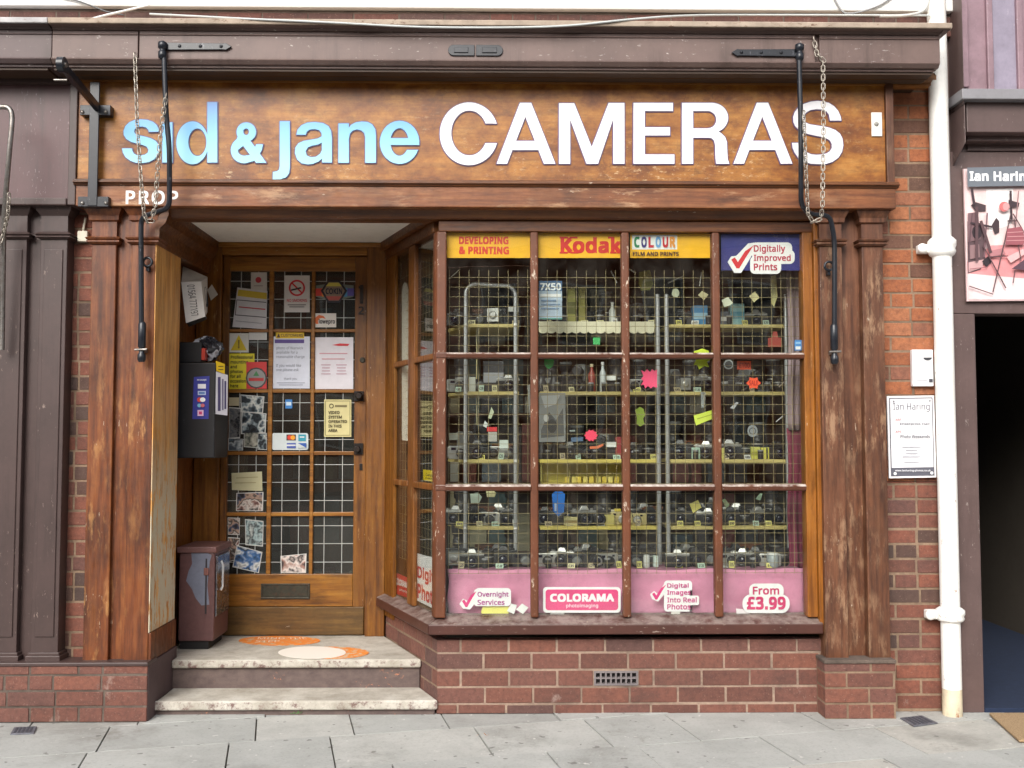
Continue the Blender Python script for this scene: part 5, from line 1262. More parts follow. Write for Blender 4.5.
# white bordered label standing off the side of the box
lF=Frame((X(215.5,400,ybx0+.0),ybx0+.01,0),(math.cos(R(52)),math.sin(R(52)),0))
poster('card_label','white card label with dark printed columns fixed at the black box edge','label',lF,[(216,371.5),(227.5,375),(227,415.5),(215.5,414)],(216,214,222),[('rect',(80,74,110),(217.4,377,220.2,411)),('rect',(120,116,140),(221.4,379,223,410)),('rect',(80,74,110),(224,381,225.8,409))],th=.003)
poster('tag_label','yellow label tab above the white card label on the black box','label',lF,[(215.5,361),(224,364),(224,374),(216,371)],(226,190,40),[('rect',(120,100,40),(217.5,366,222.5,367)),('rect',(120,100,40),(217.5,369,222.5,370))],th=.003,w0=.004)
# crumpled plastic bag on the box
def crumple(c,r,seed,sq=(1,1,1),amp=.35,n=12):
    rnd=random.Random(seed); m=MB(); vs=[]; fs_=[]
    for i in range(n+1):
        th=math.pi*i/n
        for k in range(2*n):
            ph=math.pi*k/n
            rr=r*(1+amp*(rnd.random()-.5))
            vs.append(Vector(c)+Vector((rr*sq[0]*math.sin(th)*math.cos(ph),rr*sq[1]*math.sin(th)*math.sin(ph),rr*sq[2]*math.cos(th))))
    for i in range(n):
        for k in range(2*n): fs_.append((i*2*n+k,i*2*n+(k+1)%(2*n),(i+1)*2*n+(k+1)%(2*n),(i+1)*2*n+k))
    m.add(vs,fs_); return m
c=P(207,349,.52)
tb=NT('black_white_plastic'); v=tb.coord(); n=tb.noise(v,14,3,.5); tb.base(tb.mix(tb.mask(n,.52,.56),lin((44,44,50)),lin((190,192,200)))).rough(.2)
m=crumple(c,.075,2,(1.15,.8,.85)); o=m.build('plastic_bag',tb.m); tag(o,'crumpled black and white plastic bag on top of the black wall box','bag')
# alarm box with phone number
t=thing('alarm_box','tilted white alarm box bearing the number 01564 777197 on the lobby wall','alarm box',P(195,322,.42))
ya=.40
wm=flat((232,230,226),.4)
q=[P(181,282,ya),P(201,281.5,ya),P(205,316.5,ya),P(186,323,ya)]
back=Vector((0.0,.20,.0))
m=MB(); m.prism(q,(0,.004,0)); m.build('front_plate',wm,t)
tl,tr_=P(183,265.5,ya+.14),P(207,277.5,ya+.13); brr=P(208,314,ya+.10)
m=MB(); f=[p+Vector((0,.0045,0)) for p in q]
bk_=[P(183,266,ya+.16),P(207.5,277,ya+.16),P(207.5,312,ya+.16),P(190,318,ya+.16)]
m.hexa([f[3],f[2],bk_[2],bk_[3],f[0],f[1],bk_[1],bk_[0]]); m.build('housing',flat((206,202,196),.45),t)
m=MB(); f2=[P(186,322.6,ya+.006),P(204.5,316.5,ya+.006),P(206,320,ya+.10),P(189,327,ya+.06)]; m.prism(f2,(0,.02,.012)); m.build('black_base',flat((34,34,36),.5),t)
aF=FY(ya-.001); m=MB()
vs,fs3,_k=text2d('01564 777197'); x0,x1=min(a for a,_ in vs),max(a for a,_ in vs); y0,y1=min(b for _,b in vs),max(b for _,b in vs)
Q=[P(*p,ya-.0012) for p in ((187,285),(194.5,284.5),(198.5,315),(191.5,317))]
pts=[]
for a,b in vs:
    p,r=(a-x0)/(x1-x0),(b-y0)/(y1-y0); p,r=r,1-p
    pts.append(Q[3].lerp(Q[2],p).lerp(Q[0].lerp(Q[1],p),r))
m.add(pts,fs3); m.build('lettering',flat((40,40,44),.5),t)
m=MB(); cN=(P(204.5,292,ya+.08)); 
ctr=(f[1]+f[2]+bk_[1]+bk_[2])/4; nn=(f[2]-f[1]).cross(bk_[1]-f[1]).normalized(); nn=nn if nn.x>0 else -nn
ex=(f[2]-f[1]).normalized(); ey=nn.cross(ex)
m.tube([ctr+nn*.003+ex*.055*math.cos(a)+ey*.028*math.sin(a) for a in [2*math.pi*k/20 for k in range(20)]],.004,5,closed=True); m.build('ring_logo',flat((40,44,50),.5),t)
poster('wall_plate','small tilted white plate on the lobby corner beside the alarm box','plate',FY(YD-.05),[(207.5,290),(212,284.5),(218,294.5),(211,300.5)],(214,208,198),[])
# brown cabinet standing on the top step
t=thing('bin_cabinet','worn brown metal bin cabinet standing on the top step by the lobby wall','cabinet',(X(196,640,.47),.47,ZSTEP))
yc0,yc1=.47,.77; xa,xb_=X(178.5,600,yc0),X(214,600,yc0); zt=Z(547,yc0); zbm=ZSTEP+.045
cm=NT('worn_cabinet'); v=cm.coord(); n=cm.noise(v,4.6,3,.5); n2=cm.noise(v,30,6,.7)
k=cm.mix(cm.mul(cm.mask(n2,.45,.7),.4),lin((110,78,76)),lin((74,52,52)))
cm.base(k).rough(.38).bump(n2,.15,.002)
topm=paint('cabinet_top',(112,78,74),.5,.15,.2,(150,120,112),8)
m=MB(); 
# tapered right side: front narrower at the bottom rear
m.box(xa,xb_,yc0,yc1,zbm,zt-.03); m.build('body',cm.m,t,bevel=.008)
m=MB(); m.box(xa-.012,xb_+.012,yc0-.012,yc1+.01,zt-.029,zt+.004); m.build('lid',topm,t,bevel=.006)
sm=metal('scuffed_steel',(150,152,160),.25,.5,.3,.9)
m=MB(); m.box(xb_+.0005,xb_+.009,yc0+.02,yc1-.02,zbm+.13,zt-.05); m.build('side_door',sm,t,bevel=.004)
m=MB(); m.tube([(xb_+.02,yc0+.06,zt-.24),(xb_+.03,yc0+.06,zt-.22),(xb_+.03,yc0+.06,zt-.10),(xb_+.02,yc0+.06,zt-.08)],.007,8); m.build('handle',M['chrome'],t)
m=MB(); m.prism([P(165+x/5.9,530+y/5.9,yc0-.0005) for x,y in ((155,125),(240,125),(275,150),(265,185),(250,330),(262,440),(215,445),(180,400),(160,350),(125,300),(140,240),(160,200))],(0,-.0012,0)); m.build('peeled_patch',paint('bare_blue_steel',(122,126,142),.35,.2,.3,(96,84,88),7),t)
m=MB(); m.box(xb_-.048,xb_-.040,yc0-.005,yc0+.0,zbm+.15,zt-.06); m.build('hinge_strip',flat((52,48,52),.4),t)
m=MB(); m.box(xb_-.056,xb_-.030,yc0-.010,yc0-.004,zbm+.36,zbm+.40); m.build('catch',paint('rusty_catch',(130,84,76),.6,.2),t,bevel=.002)
m=MB(); m.box(xa+.006,xb_-.03,yc0+.012,yc1-.02,ZSTEP+.001,zbm-.001); m.build('base',flat((24,22,22),.7),t)
# floor stickers on the top step
gz_=ZSTEP+.0015
def gp(px,py): 
    d=ray(px,py); return CAM+d*((gz_-CAM.z)/d.z)
def disc(m,pts,th=.0015,z=0): m.prism([(gp(*p).x,gp(*p).y,gz_+z) for p in pts],(0,0,th))
def wornsticker(name,c,under,thr):
    t=NT(name); v=t.coord(); n=t.noise(v,22,6,.7); t.base(t.mix(t.mask(n,thr,thr+.08),lin(c),lin(under))).rough(.6); return t.m
t=thing('floor_sticker','orange oval floor sticker with white writing on the top step by the door','floor sticker',gp(279,645),'oval floor stickers on the top step')
m=MB(); disc(m,ell(279.5,640.8,41,4.8,28)); m.build('sheet',wornsticker('orange_vinyl',(236,138,56),(206,186,156),.52),t)
m=MB(); q=[gp(*p)+Vector((0,0,.0022)) for p in ((258,637.6),(306,637.6),(309,642.6),(255,642.6))]
vs,fs3,_k=text2d('MIND THE\nSTEP'); x0,x1=min(a for a,_ in vs),max(a for a,_ in vs); y0,y1=min(b for _,b in vs),max(b for _,b in vs)
m.add([q[3].lerp(q[2],(a-x0)/(x1-x0)).lerp(q[0].lerp(q[1],(a-x0)/(x1-x0)),(b-y0)/(y1-y0)) for a,b in vs],fs3); m.build('lettering',flat((244,226,206),.6),t)
t=thing('floor_sticker','white oval floor sticker with a worn orange end on the top step','floor sticker',gp(325,653),'oval floor stickers on the top step')
m=MB(); disc(m,ell(330,652.8,39,6.0,28)); m.build('sheet',wornsticker('orange_vinyl_worn',(236,142,60),(206,190,162),.50),t)
m=MB(); disc(m,ell(312,653,34,6.2,28),.0012,.0018); m.build('white_disc',wornsticker('white_vinyl',(242,234,222),(222,206,184),.66),t)
# weed by the step and a leaf on the pavement
def leafy(label,px,py,c,n,s,seed):
    rnd=random.Random(seed); m=MB(); b=(lambda d:CAM+d*((.004-CAM.z)/d.z))(ray(px,py))
    for k in range(n):
        a=rnd.uniform(0,6.28); L=rnd.uniform(.5,1)*s; e=rnd.uniform(.2,1.0); d=Vector((math.cos(a)*.9,math.sin(a)*.6-.2,e)).normalized()*L; w=Vector((-math.sin(a),math.cos(a),0))*L*.22
        st=b+Vector((rnd.uniform(-1,1)*s*1.2,rnd.uniform(-.3,.3)*s,0))
        m.prism([st,st+d*.5+w,st+d,st+d*.5-w],Vector((0,0,.0008)))
    o=m.build('weed' if n>3 else 'fallen_leaf',flat(c,.7)); tag(o,label,'weed' if n>3 else 'leaf')
leafy('tiny green weed growing at the foot of the bottom step',297,713.5,(84,150,64),16,.022,4)
leafy('dry orange leaf lying on the pavement near the stallriser',480,736,(196,130,76),3,.028,5)
# ================================================================== window display
YG=.062
def grille(label,fr,u0,u1,v0,v1,pitch=.0508,r=.0011):
    m=MB(); rnd=random.Random(2)
    u=u0
    while u<=u1: m.obox(fr,u-r,u+r,v0,v1,-r,r); u+=pitch
    v=v0+.004
    while v<=v1: m.obox(fr,u0-.004,u1+.004,v-r,v+r,r*1.0,r*3.0); v+=pitch
    o=m.build('wire_grille',M['grille']); tag(o,label,'wire grille','wire security grilles inside the window'); return o
fg=FY(YG)
grille('wide brass wire security grille behind the four front columns of panes',fg,X(449,430,YG),X(805,430,YG),Z(574,YG),Z(270,YG))
gs=Frame(sF.pt(0,0,-.05),sF.ux,sF.uz)
grille('narrow wire security grille behind the splayed side panes',gs,-SLEN+.12,-.03,Z(574,.06),Z(250,.06))
# pink cloth along the bottom, hung with soft folds
def cloth(name,label,x0,x1,z0,z1,y,mat,amp=.008,freq=18,nx=90,nz=10,seed=1,lean=0.0,swag=0.0):
    rnd=random.Random(seed); ph=[rnd.uniform(0,6) for _ in range(4)]; m=MB(); vs=[]
    for j in range(nz+1):
        for i in range(nx+1):
            u=i/nx; v=j/nz; x=x0+(x1-x0)*u
            d=amp*(math.sin(freq*x+ph[0]+v*1.3)+.6*math.sin(freq*2.3*x+ph[1]-v*2)+.5*math.sin(7*x+5*v+ph[2]))
            vs.append(Vector((x+.004*math.sin(9*v+ph[3]),y+d*(.35+.65*(1-v))+lean*v,z0+(z1-z0)*v+swag*math.sin(x*14+ph[1])*v)))
    fs_=[(j*(nx+1)+i,j*(nx+1)+i+1,(j+1)*(nx+1)+i+1,(j+1)*(nx+1)+i) for j in range(nz) for i in range(nx)]
    m.add(vs,fs_,True); o=m.build(name,mat); md=o.modifiers.new('thick','SOLIDIFY'); md.thickness=.002; return tag(o,label,'cloth')
cloth('display_cloth','dusty pink cloth hung along the bottom of the window display',X(448,590,.085),X(806,590,.085),Z(616,.07),Z(570,.085),.085,M['pink'],.011,16,lean=.012,swag=.005)
c_=cloth('side_curtain','mauve curtain hanging at the orange post end of the window display',X(789,430,.20),X(806,430,.20),Z(430,.2),Z(235,.2),.20,M['mauve_cloth'],.012,70,30,20,seed=3); c_['category']='curtain'
c_=cloth('side_curtain','maroon curtain hanging low at the orange post end of the window display',X(788,520,.22),X(807,520,.22),Z(572,.22),Z(428,.22),.22,M['maroon_cloth'],.012,70,30,20,seed=4); c_['category']='curtain'
# added white board imitating a sky reflection in the side window
sb=Frame(sF.pt(0,0,-.16),sF.ux,sF.uz)
def board(label,fr,pts,c,th=.006,name='sky_reflection_board',cat='board'):
    q=[fr.hit(*p) for p in pts]; m=MB(); m.prism([fr.pt(u,v,0) for u,v in q],fr.n*th); o=m.build(name,flat(c,.6)); tag(o,label,cat); return o
board('tall narrow arched white board standing in for a sky reflection behind the side panes',FY(.66),[(402,440),(408.5,441),(408.5,290),(407,284),(405,282),(403,285),(402,292)],(226,222,208))
board('small cream card high behind the splayed side panes',sb,[(397.5,278),(401.5,280),(401.5,263),(397.5,261)],(214,204,180),.004,'card','card')
# shelving: chrome ladder frames with yellow edged shelves
YS=.30; YB2=.54
lv=[Z(324,YS),Z(391.5,YS),Z(459.5,YS),Z(526.5,YS)]
ZB=Z(569,.12)
base=MB(); base.box(X(452,560,.12),X(800,560,.12),.125,.75,ZB-.04,ZB); 
o=base.build('display_plinth',paint('display_base',(150,104,120),.9,.1)); tag(o,'low covered display plinth running behind the pink cloth','display base')
def shelf_unit(label,pa,pb,posts,front_posts=True,levels=(0,1,2,3),hoop=False,mats=None):
    t=thing('display_shelving',label,'shelving',P((pa+pb)/2,569,YS),'chrome shelving units in the window')
    t.location.z=ZB
    xa,xb=X(pa,430,YS),X(pb,430,YS)
    for k in levels:
        mt=(mats or {}).get(k,M['shelf'])
        m=MB(); m.box(xa,xb,YS,YB2,lv[k]-.018,lv[k]); m.build('shelf',mt,t,bevel=.002)
    for (px,y,ztp) in posts:
        m=MB(); x=X(px,430,y); m.tube([(x,y,ZB+.001),(x,y,ztp)],.0125,10); m.build('post',M['chrome'],t)
    return t
yp_=YS-.018
t1=shelf_unit('narrow chrome hooped shelving unit nearest the doorway',452,519,[],levels=())
for k in range(4):
    m=MB(); m.prism([(a,b,lv[k]-.018) for a,b in ((X(465,430,YS),YS),(X(519,430,YS),YS),(X(519,430,YS),.74),(X(448,430,.55),.74),(X(448,430,.55),.55))],(0,0,.018)); m.build('shelf',M['shelf'],t1,bevel=.002)
xa,xb=X(465.5,430,yp_),X(515.5,430,yp_); zt=Z(284,yp_); r=.055; pts=[Vector((xa,yp_,ZB+.001)),Vector((xa,yp_,zt-r))]
for k in range(1,9): a=math.pi-math.pi/2*k/8; pts.append(Vector((xa+r+r*math.cos(a),yp_,zt-r+r*math.sin(a))))
for k in range(0,9): a=math.pi/2-math.pi/2*k/8; pts.append(Vector((xb-r+r*math.cos(a),yp_,zt-r-.01+r*math.sin(a))))
pts.append(Vector((xb,yp_,ZB+.001)))
m=MB(); m.tube(pts,.0115,10); m.build('hoop_frame',M['chrome'],t1)
for k in range(4):
    for x in (xa,xb):
        m=MB(); m.lathe((x,yp_-.011,lv[k]-.009),[(.010,0),(.008,.004),(.003,.007)],8,'y'); m.build('bolt',M['white_paint'],t1)
t2=shelf_unit('middle shelving unit with bright yellow shelves behind the second column of panes',540,657,[(658.5,yp_,Z(294,yp_))],mats={2:M['shelf_bright'],3:M['shelf_bright']})
t3=shelf_unit('far shelving unit between two chrome posts under the blue window sign',668,788,[(667.5,yp_,Z(294,yp_)),(787.5,yp_,Z(294,yp_))],mats={2:M['shelf'],3:M['shelf']})
# scalloped paper edging on the middle unit's top shelf
m=MB(); x0,x1=X(539,430,YS-.02),X(655,430,YS-.02); zt,zb=lv[0]+.012,Z(331.5,YS)
pts=[(x0,zt),(x0,zb)]; n=14
for i in range(n):
    for k in range(1,7):
        a=math.pi*k/6; w=(x1-x0)/n; pts.append((x0+w*i+w/2-w/2*math.cos(a),zb-.012*math.sin(a)))
pts.append((x1,zt))
m.prism([(x,YS-.022,z) for x,z in pts],(0,.002,0)); o=m.build('scalloped_edging',paint('cream_edging',(232,226,196),.8,.1)); tag(o,'cream scalloped paper edging along the top shelf of the middle unit','shelf edging')
# ------------------------------------------------------------------ display goods
CELLC={0:'under the developing sign',1:'under the single red word sign',2:'under the coloured letter sign',3:'under the dark blue sign'}
LEVN={0:'top shelf',1:'second shelf',2:'third shelf',3:'lowest shelf',4:'window base'}
cblack=paint('camera_black',(44,44,46),.4,.2); csil=metal('camera_silver',(190,190,186),.35,.15,0,.7); cgrey=paint('camera_grey',(110,112,112),.4,.2); lensg=NT('lens_glass'); lensg.base(lin((24,26,44))).rough(.05); lensg=lensg.m
cgold=paint('camera_champagne',(186,172,120),.4,.15)
class Proto: pass
def proto_slr(bodym,topm):
    parts=[]
    m=MB(); m.box(-.068,.068,-.018,.018,.0,.062); parts.append(('body',m.mesh('body',bodym),.004))
    m=MB(); m.box(-.066,.066,-.0175,.0175,.0625,.076); m.hexa([(-.026,-.022,.0765),(.026,-.022,.0765),(.026,.018,.0765),(-.026,.018,.0765),(-.014,-.016,.098),(.014,-.016,.098),(.014,.012,.098),(-.014,.012,.098)]); m.lathe((.045,0,.0765),[(.011,0),(.011,.008)],10); m.lathe((-.048,0,.0765),[(.012,0),(.012,.007)],10); parts.append(('top_plate',m.mesh('top_plate',topm),.002))
    m=MB(); m.lathe((0,-.0185,.034),[(.031,0),(.031,.012),(.028,.014),(.028,.032),(.030,.034),(.030,.044),(.024,.044),(.02,.036)],16,'y'); parts.append(('lens_barrel',m.mesh('lens_barrel',cblack),0))
    m=MB(); m.lathe((0,-.055,.034),[(.0195,0),(.012,.005),(.003,.0065)],14,'y'); parts.append(('lens_glass',m.mesh('lens_glass',lensg),0))
    return parts
def proto_compact(bodym,topm):
    parts=[]
    m=MB(); m.prism([(x,-.016,z+.033) for x,z in rrect(-.058,-.033,.058,.033,.012,4)],(0,.032,0)); parts.append(('body',m.mesh('body',bodym),.003))
    m=MB(); m.lathe((.006,-.0165,.03),[(.024,0),(.024,.008),(.019,.01),(.019,.02),(.014,.02)],16,'y'); parts.append(('lens_barrel',m.mesh('lens_barrel',topm),0))
    m=MB(); m.box(-.042,-.018,-.0175,-.0163,.045,.058); m.box(.022,.036,-.0175,-.0163,.05,.059); parts.append(('viewfinder',m.mesh('viewfinder',lensg),0))
    return parts
def proto_bellows():
    parts=[]
    m=MB(); m.box(-.07,.07,.0,.02,0,.09); parts.append(('body',m.mesh('body',cblack),.004))
    m=MB()
    for k in range(5): s=.034-.003*k; m.box(-s,s,-.012*(k+1)+.0005,-.012*k-.0005,.045-s,.045+s)
    parts.append(('bellows',m.mesh('bellows',cgrey),0))
    m=MB(); m.box(-.03,.03,-.068,-.0605,.012,.08); m.lathe((0,-.0685,.046),[(.02,0),(.02,.006),(.012,.008)],14,'y'); parts.append(('lens_board',m.mesh('lens_board',csil),0))
    return parts
def proto_lens():
    parts=[]
    m=MB(); m.lathe((0,0,0),[(.03,0),(.03,.02),(.033,.022),(.033,.05),(.03,.052),(.03,.07),(.034,.072),(.034,.088)],18); parts.append(('barrel',m.mesh('barrel',cblack),0))
    m=MB(); m.lathe((0,0,.052),[(.0318,0),(.0318,.006)],18); parts.append(('focus_ring',m.mesh('focus_ring',csil),0))
    return parts
def proto_bino():
    parts=[]
    for s in (-1,1):
        m=MB(); m.lathe((s*.035,0,0),[(.03,0),(.03,.05),(.02,.075),(.018,.11),(.021,.112),(.021,.125)],14); parts.append(('barrel',m.mesh('barrel',cblack),0))
    m=MB(); m.box(-.02,.02,-.01,.01,.05,.075); parts.append(('bridge',m.mesh('bridge',cgrey),0)); return parts
def proto_flash():
    parts=[]
    m=MB(); m.box(-.03,.03,-.02,.02,0,.06); m.box(-.034,.034,-.03,.022,.061,.1); parts.append(('body',m.mesh('body',cblack),.004))
    m=MB(); m.box(-.028,.028,-.0315,-.0305,.068,.094); parts.append(('flash_window',m.mesh('flash_window',flat((226,228,224),.2)),0)); return parts
cleath=paint('brown_leather',(96,58,36),.5,.25,.1,(150,110,80),8); ccase=paint('black_leather',(40,38,38),.5,.25)
def proto_case(mt):
    parts=[]
    m=MB(); m.prism([(x,-.035,z+.04) for x,z in rrect(-.066,-.04,.066,.04,.02,4)],(0,.07,0)); m.lathe((0,-.0352,.038),[(.036,0),(.034,.03),(.026,.036)],16,'y'); parts.append(('body',m.mesh('body',mt),.003))
    m=MB(); m.box(-.069,.069,-.038,.038,.0805,.098); m.box(-.012,.012,-.040,-.0383,.05,.098); parts.append(('flap',m.mesh('flap',mt),.006))
    m=MB(); m.lathe((0,-.0405,.056),[(.006,0),(.004,.003)],8,'y'); parts.append(('stud',m.mesh('stud',csil),0)); return parts
def proto_tele():
    parts=[]
    m=MB(); m.lathe((0,0,0),[(.032,0),(.032,.03),(.029,.032),(.029,.07),(.034,.074),(.034,.12),(.030,.122),(.030,.14),(.040,.15),(.040,.185)],18); parts.append(('barrel',m.mesh('barrel',cblack),0))
    m=MB(); m.lathe((0,0,.072),[(.0345,.003),(.0345,.012)],18); parts.append(('zoom_ring',m.mesh('zoom_ring',csil),0))
    m=MB(); m.lathe((0,0,.186),[(.041,0),(.041,.012)],18); parts.append(('lens_cap',m.mesh('lens_cap',cgrey),0)); return parts
def proto_cine():
    parts=[]
    m=MB(); m.box(-.03,.03,-.06,.06,.06,.15); parts.append(('body',m.mesh('body',cgrey),.008))
    m=MB(); m.box(-.018,.018,-.02,.02,0,.0595); parts.append(('grip',m.mesh('grip',cblack),.006))
    m=MB(); m.lathe((0,-.061,.11),[(.024,0),(.024,.03),(.029,.034),(.029,.06),(.02,.06)],16,'y'); parts.append(('lens_barrel',m.mesh('lens_barrel',cblack),0)); return parts
PROTOS={'brown leather camera case':('camera_case','camera case',proto_case(cleath)),'black leather camera case':('camera_case','camera case',proto_case(ccase)),'tall black telephoto lens':('telephoto_lens','lens',proto_tele()),'grey pistol grip cine camera':('cine_camera','camera',proto_cine()),
 'black SLR camera':('slr_camera','camera',proto_slr(cblack,cblack)),'chrome topped SLR camera':('slr_camera','camera',proto_slr(cblack,csil)),
 'silver compact camera':('compact_camera','camera',proto_compact(csil,cblack)),'black compact camera':('compact_camera','camera',proto_compact(cblack,cgrey)),'pale gold compact camera':('compact_camera','camera',proto_compact(cgold,csil)),
 'old folding bellows camera':('bellows_camera','camera',proto_bellows()),'black camera lens':('camera_lens','lens',proto_lens()),'pair of black binoculars':('binoculars','binoculars',proto_bino()),'black flash gun':('flash_gun','flash gun',proto_flash())}
goods=[]   # (what, level, column, x world, y, object)
def place(what,px,level,y=None,rz=0,s=1.0):
    y=(YS+.09 if level<4 else .22) if y is None else y
    z=lv[level] if level<4 else ZB
    nm,cat,parts=PROTOS[what]; c=0 if px<534 else 1 if px<626 else 2 if px<717 else 3
    x=X(px,430+0*(level),y)
    t=bpy.data.objects.new(nm,None); col.objects.link(t); t.location=(x,y,z+.0005); t.rotation_euler=(0,0,rz); t.scale=(s,s,s); t['category']=cat; t['group']='cameras and lenses in the window'
    for pn,me,bv in parts:
        o=bpy.data.objects.new(pn,me); col.objects.link(o); o.parent=t
        if bv:
            b=o.modifiers.new('bevel','BEVEL'); b.width=bv; b.segments=2; b.limit_method='ANGLE'
    goods.append((what,level,c,x,t))
rg=random.Random(31)
S,CS,SC_,BC,GC,BE,LE,BI,FL='black SLR camera','chrome topped SLR camera','silver compact camera','black compact camera','pale gold compact camera','old folding bellows camera','black camera lens','pair of black binoculars','black flash gun'
layout={
 0:[(458,S),(478,BC),(496,BE),(512,FL),(552,S),(600,LE),(612,BC),(642,BI),(682,S),(722,LE),(757,CS),(778,BC)],
 1:[(457,SC_),(478,BC),(508,CS),(548,BI),(560,LE),(572,S),(612,FL),(633,SC_),(648,S),(682,BE),(703,CS),(727,LE),(741,S),(768,BC),(779,LE)],
 2:[(459,SC_),(477,S),(493,SC_),(508,BC),(549,BI),(569,CS),(583,S),(611,FL),(634,S),(648,LE),(680,S),(706,CS),(728,CS),(745,LE),(776,S)],
 3:[(457,CS),(474,S),(490,SC_),(507,S),(545,S),(559,LE),(583,CS),(597,S),(609,GC),(620,GC),(636,GC),(649,S),(681,S),(693,BC),(707,CS),(729,S),(743,LE),(756,CS),(775,S)],
 4:[(458,BE),(472,CS),(488,LE),(503,S),(524,BC),(546,SC_),(562,CS),(576,BC),(592,S),(606,SC_),(619,LE),(635,BC),(648,LE),(676,CS),(692,S),(708,BC),(727,SC_),(741,CS),(754,S),(768,SC_),(780,LE)]}
for lvl,row in layout.items():
    for px,w in row:
        place(w,px,lvl,rz=rg.uniform(-.45,.45),s=rg.uniform(.92,1.12),y=(YS+rg.uniform(.06,.13)) if lvl<4 else rg.uniform(.19,.25))
# a second rank on the window base and lowest shelf
for px,w in [(465,S),(481,SC_),(497,S),(554,LE),(570,S),(585,CS),(600,BC),(642,S),(684,CS),(700,LE),(734,S),(761,LE)]: place(w,px,4,y=.36,rz=rg.uniform(-.5,.5),s=1.05)
for px,w in [(465,S),(499,CS),(567,S),(590,LE),(642,CS),(700,S),(735,CS),(765,S)]: place(w,px,3,y=YS+.19,rz=rg.uniform(-.4,.4),s=1.15)
CA,CB,TE,CI='brown leather camera case','black leather camera case','tall black telephoto lens','grey pistol grip cine camera'
back={0:[(486,CA),(505,TE),(548,TE),(590,CB),(607,TE),(636,CI),(650,TE),(676,TE),(688,CA),(716,CB),(735,TE),(752,TE),(772,CI)],
 1:[(461,TE),(496,CB),(552,TE),(566,TE),(583,CI),(616,TE),(640,TE),(674,CI),(690,TE),(704,TE),(724,CB),(748,CI),(774,TE)],
 2:[(465,CI),(484,TE),(504,CA),(556,CA),(577,TE),(594,CB),(607,CI),(640,CB),(673,TE),(689,CA),(710,TE),(735,CB),(757,TE),(780,CA)],
 3:[(461,TE),(482,CA),(512,TE),(551,CA),(574,CB),(604,TE),(631,TE),(650,CA),(674,TE),(688,CB),(715,CI),(749,CB),(770,TE)],
 4:[(459,TE),(488,CA),(511,TE),(549,CB),(578,CA),(613,TE),(633,TE),(652,CB),(692,CB),(712,TE),(745,CA),(774,TE)]}
for lvl,row in back.items():
    for px,w in row: place(w,px,lvl,rz=rg.uniform(-.5,.5),s=rg.uniform(.85,1.05),y=(YS+rg.uniform(.17,.2)) if lvl<4 else rg.uniform(.40,.48))
from collections import defaultdict
cells=defaultdict(list)
for g in goods: cells[(g[0],g[1],g[2])].append(g)
for (w,l,c),lst in cells.items():
    lst.sort(key=lambda g:(g[3])); n=len(lst)
    base=f"{w}, {LEVN[l]} {CELLC[c]}"
    for i,g in enumerate(lst):
        if n==1: lab=base
        elif n==2: lab=base+(', nearer the doorway' if i==0 else ', farther from the doorway')
        else: lab=base+(', nearest the doorway' if i==0 else ', farthest from the doorway' if i==n-1 else ', between two like it' if n==3 else ', second along')
        g[4]['label']=lab
# price tickets and film pots standing before the cameras
tick_c={'white':(224,226,220),'cream':(216,208,160),'mint':(186,212,190),'pale yellow':(222,214,120),'buff':(190,176,140)}
tk=defaultdict(list); rt_=random.Random(5)
def ticket_mesh(cn,c,w,h):
    m=MB(); m.hexa([(-w/2,-.006,0),(w/2,-.006,0),(w/2,-.004,0),(-w/2,-.004,0),(-w/2,.004,h),(w/2,.004,h),(w/2,.006,h),(-w/2,.006,h)]); return m.mesh('card',flat(c,.6))
def print_mesh(w,h):
    m=MB(); f=Frame((0,-.0062,0),(1,0,0),(0,.01,h)); add_text(m,f,rt_.choice(['£29','£45','£65','£99','£120','£35']),-w*.36,w*.36,h*.22,h*.8,.0006,.0003,.03); return m.mesh('lettering',flat((50,46,60),.6))
tkinds={cn:[(ticket_mesh(cn,c,w,h),print_mesh(w,h)) for w,h in ((.032,.026),(.04,.024),(.028,.034))] for cn,c in tick_c.items()}
potm=MB(); potm.lathe((0,0,0),[(.015,0),(.015,.042)],12); potm=potm.mesh('body',cblack); lidm=MB(); lidm.lathe((0,0,.0425),[(.0165,0),(.0165,.008)],12); lidm=lidm.mesh('lid',flat((150,152,154),.4))
for lvl in range(5):
    for (a,b) in ((455,517),(543,619),(633,655),(672,710),(723,783)):
        px=a+rt_.uniform(2,8)
        while px<b:
            z=(lv[lvl] if lvl<4 else ZB)+.0006; c=0 if px<534 else 1 if px<626 else 2 if px<717 else 3
            if rt_.random()<.72:
                cn=rt_.choice(list(tick_c)); y=(YS+.025 if lvl<4 else .15); nm,cat='price_ticket','price ticket'; ms=rt_.choice(tkinds[cn]); lab=cn+' standing price ticket'; grp='price tickets standing before the goods'
                pn=('card','lettering')
            else:
                y=(YS+.03 if lvl<4 else .155); nm,cat='film_pot','film pot'; ms=(potm,lidm); pn=('body','lid'); lab='black film pot'; grp='film pots in the window'
            t=bpy.data.objects.new(nm,None); col.objects.link(t); t.location=(X(px,430,y),y,z); t.rotation_euler=(0,0,rt_.uniform(-.35,.35)); t['category']=cat; t['group']=grp
            for me,q in zip(ms,pn):
                o=bpy.data.objects.new(q,me); col.objects.link(o); o.parent=t
            tk[(lab,lvl,c)].append((t.location.x,t)); px+=rt_.uniform(11,24)
for (w,l,c),lst in tk.items():
    lst.sort(key=lambda g:g[0]); n=len(lst); base=f"{w}, {LEVN[l]} {CELLC[c]}"
    for i,(_,t) in enumerate(lst):
        t['label']=base if n==1 else base+(', nearest the doorway' if i==0 else ', farthest from the doorway' if i==n-1 else ', between two like it')
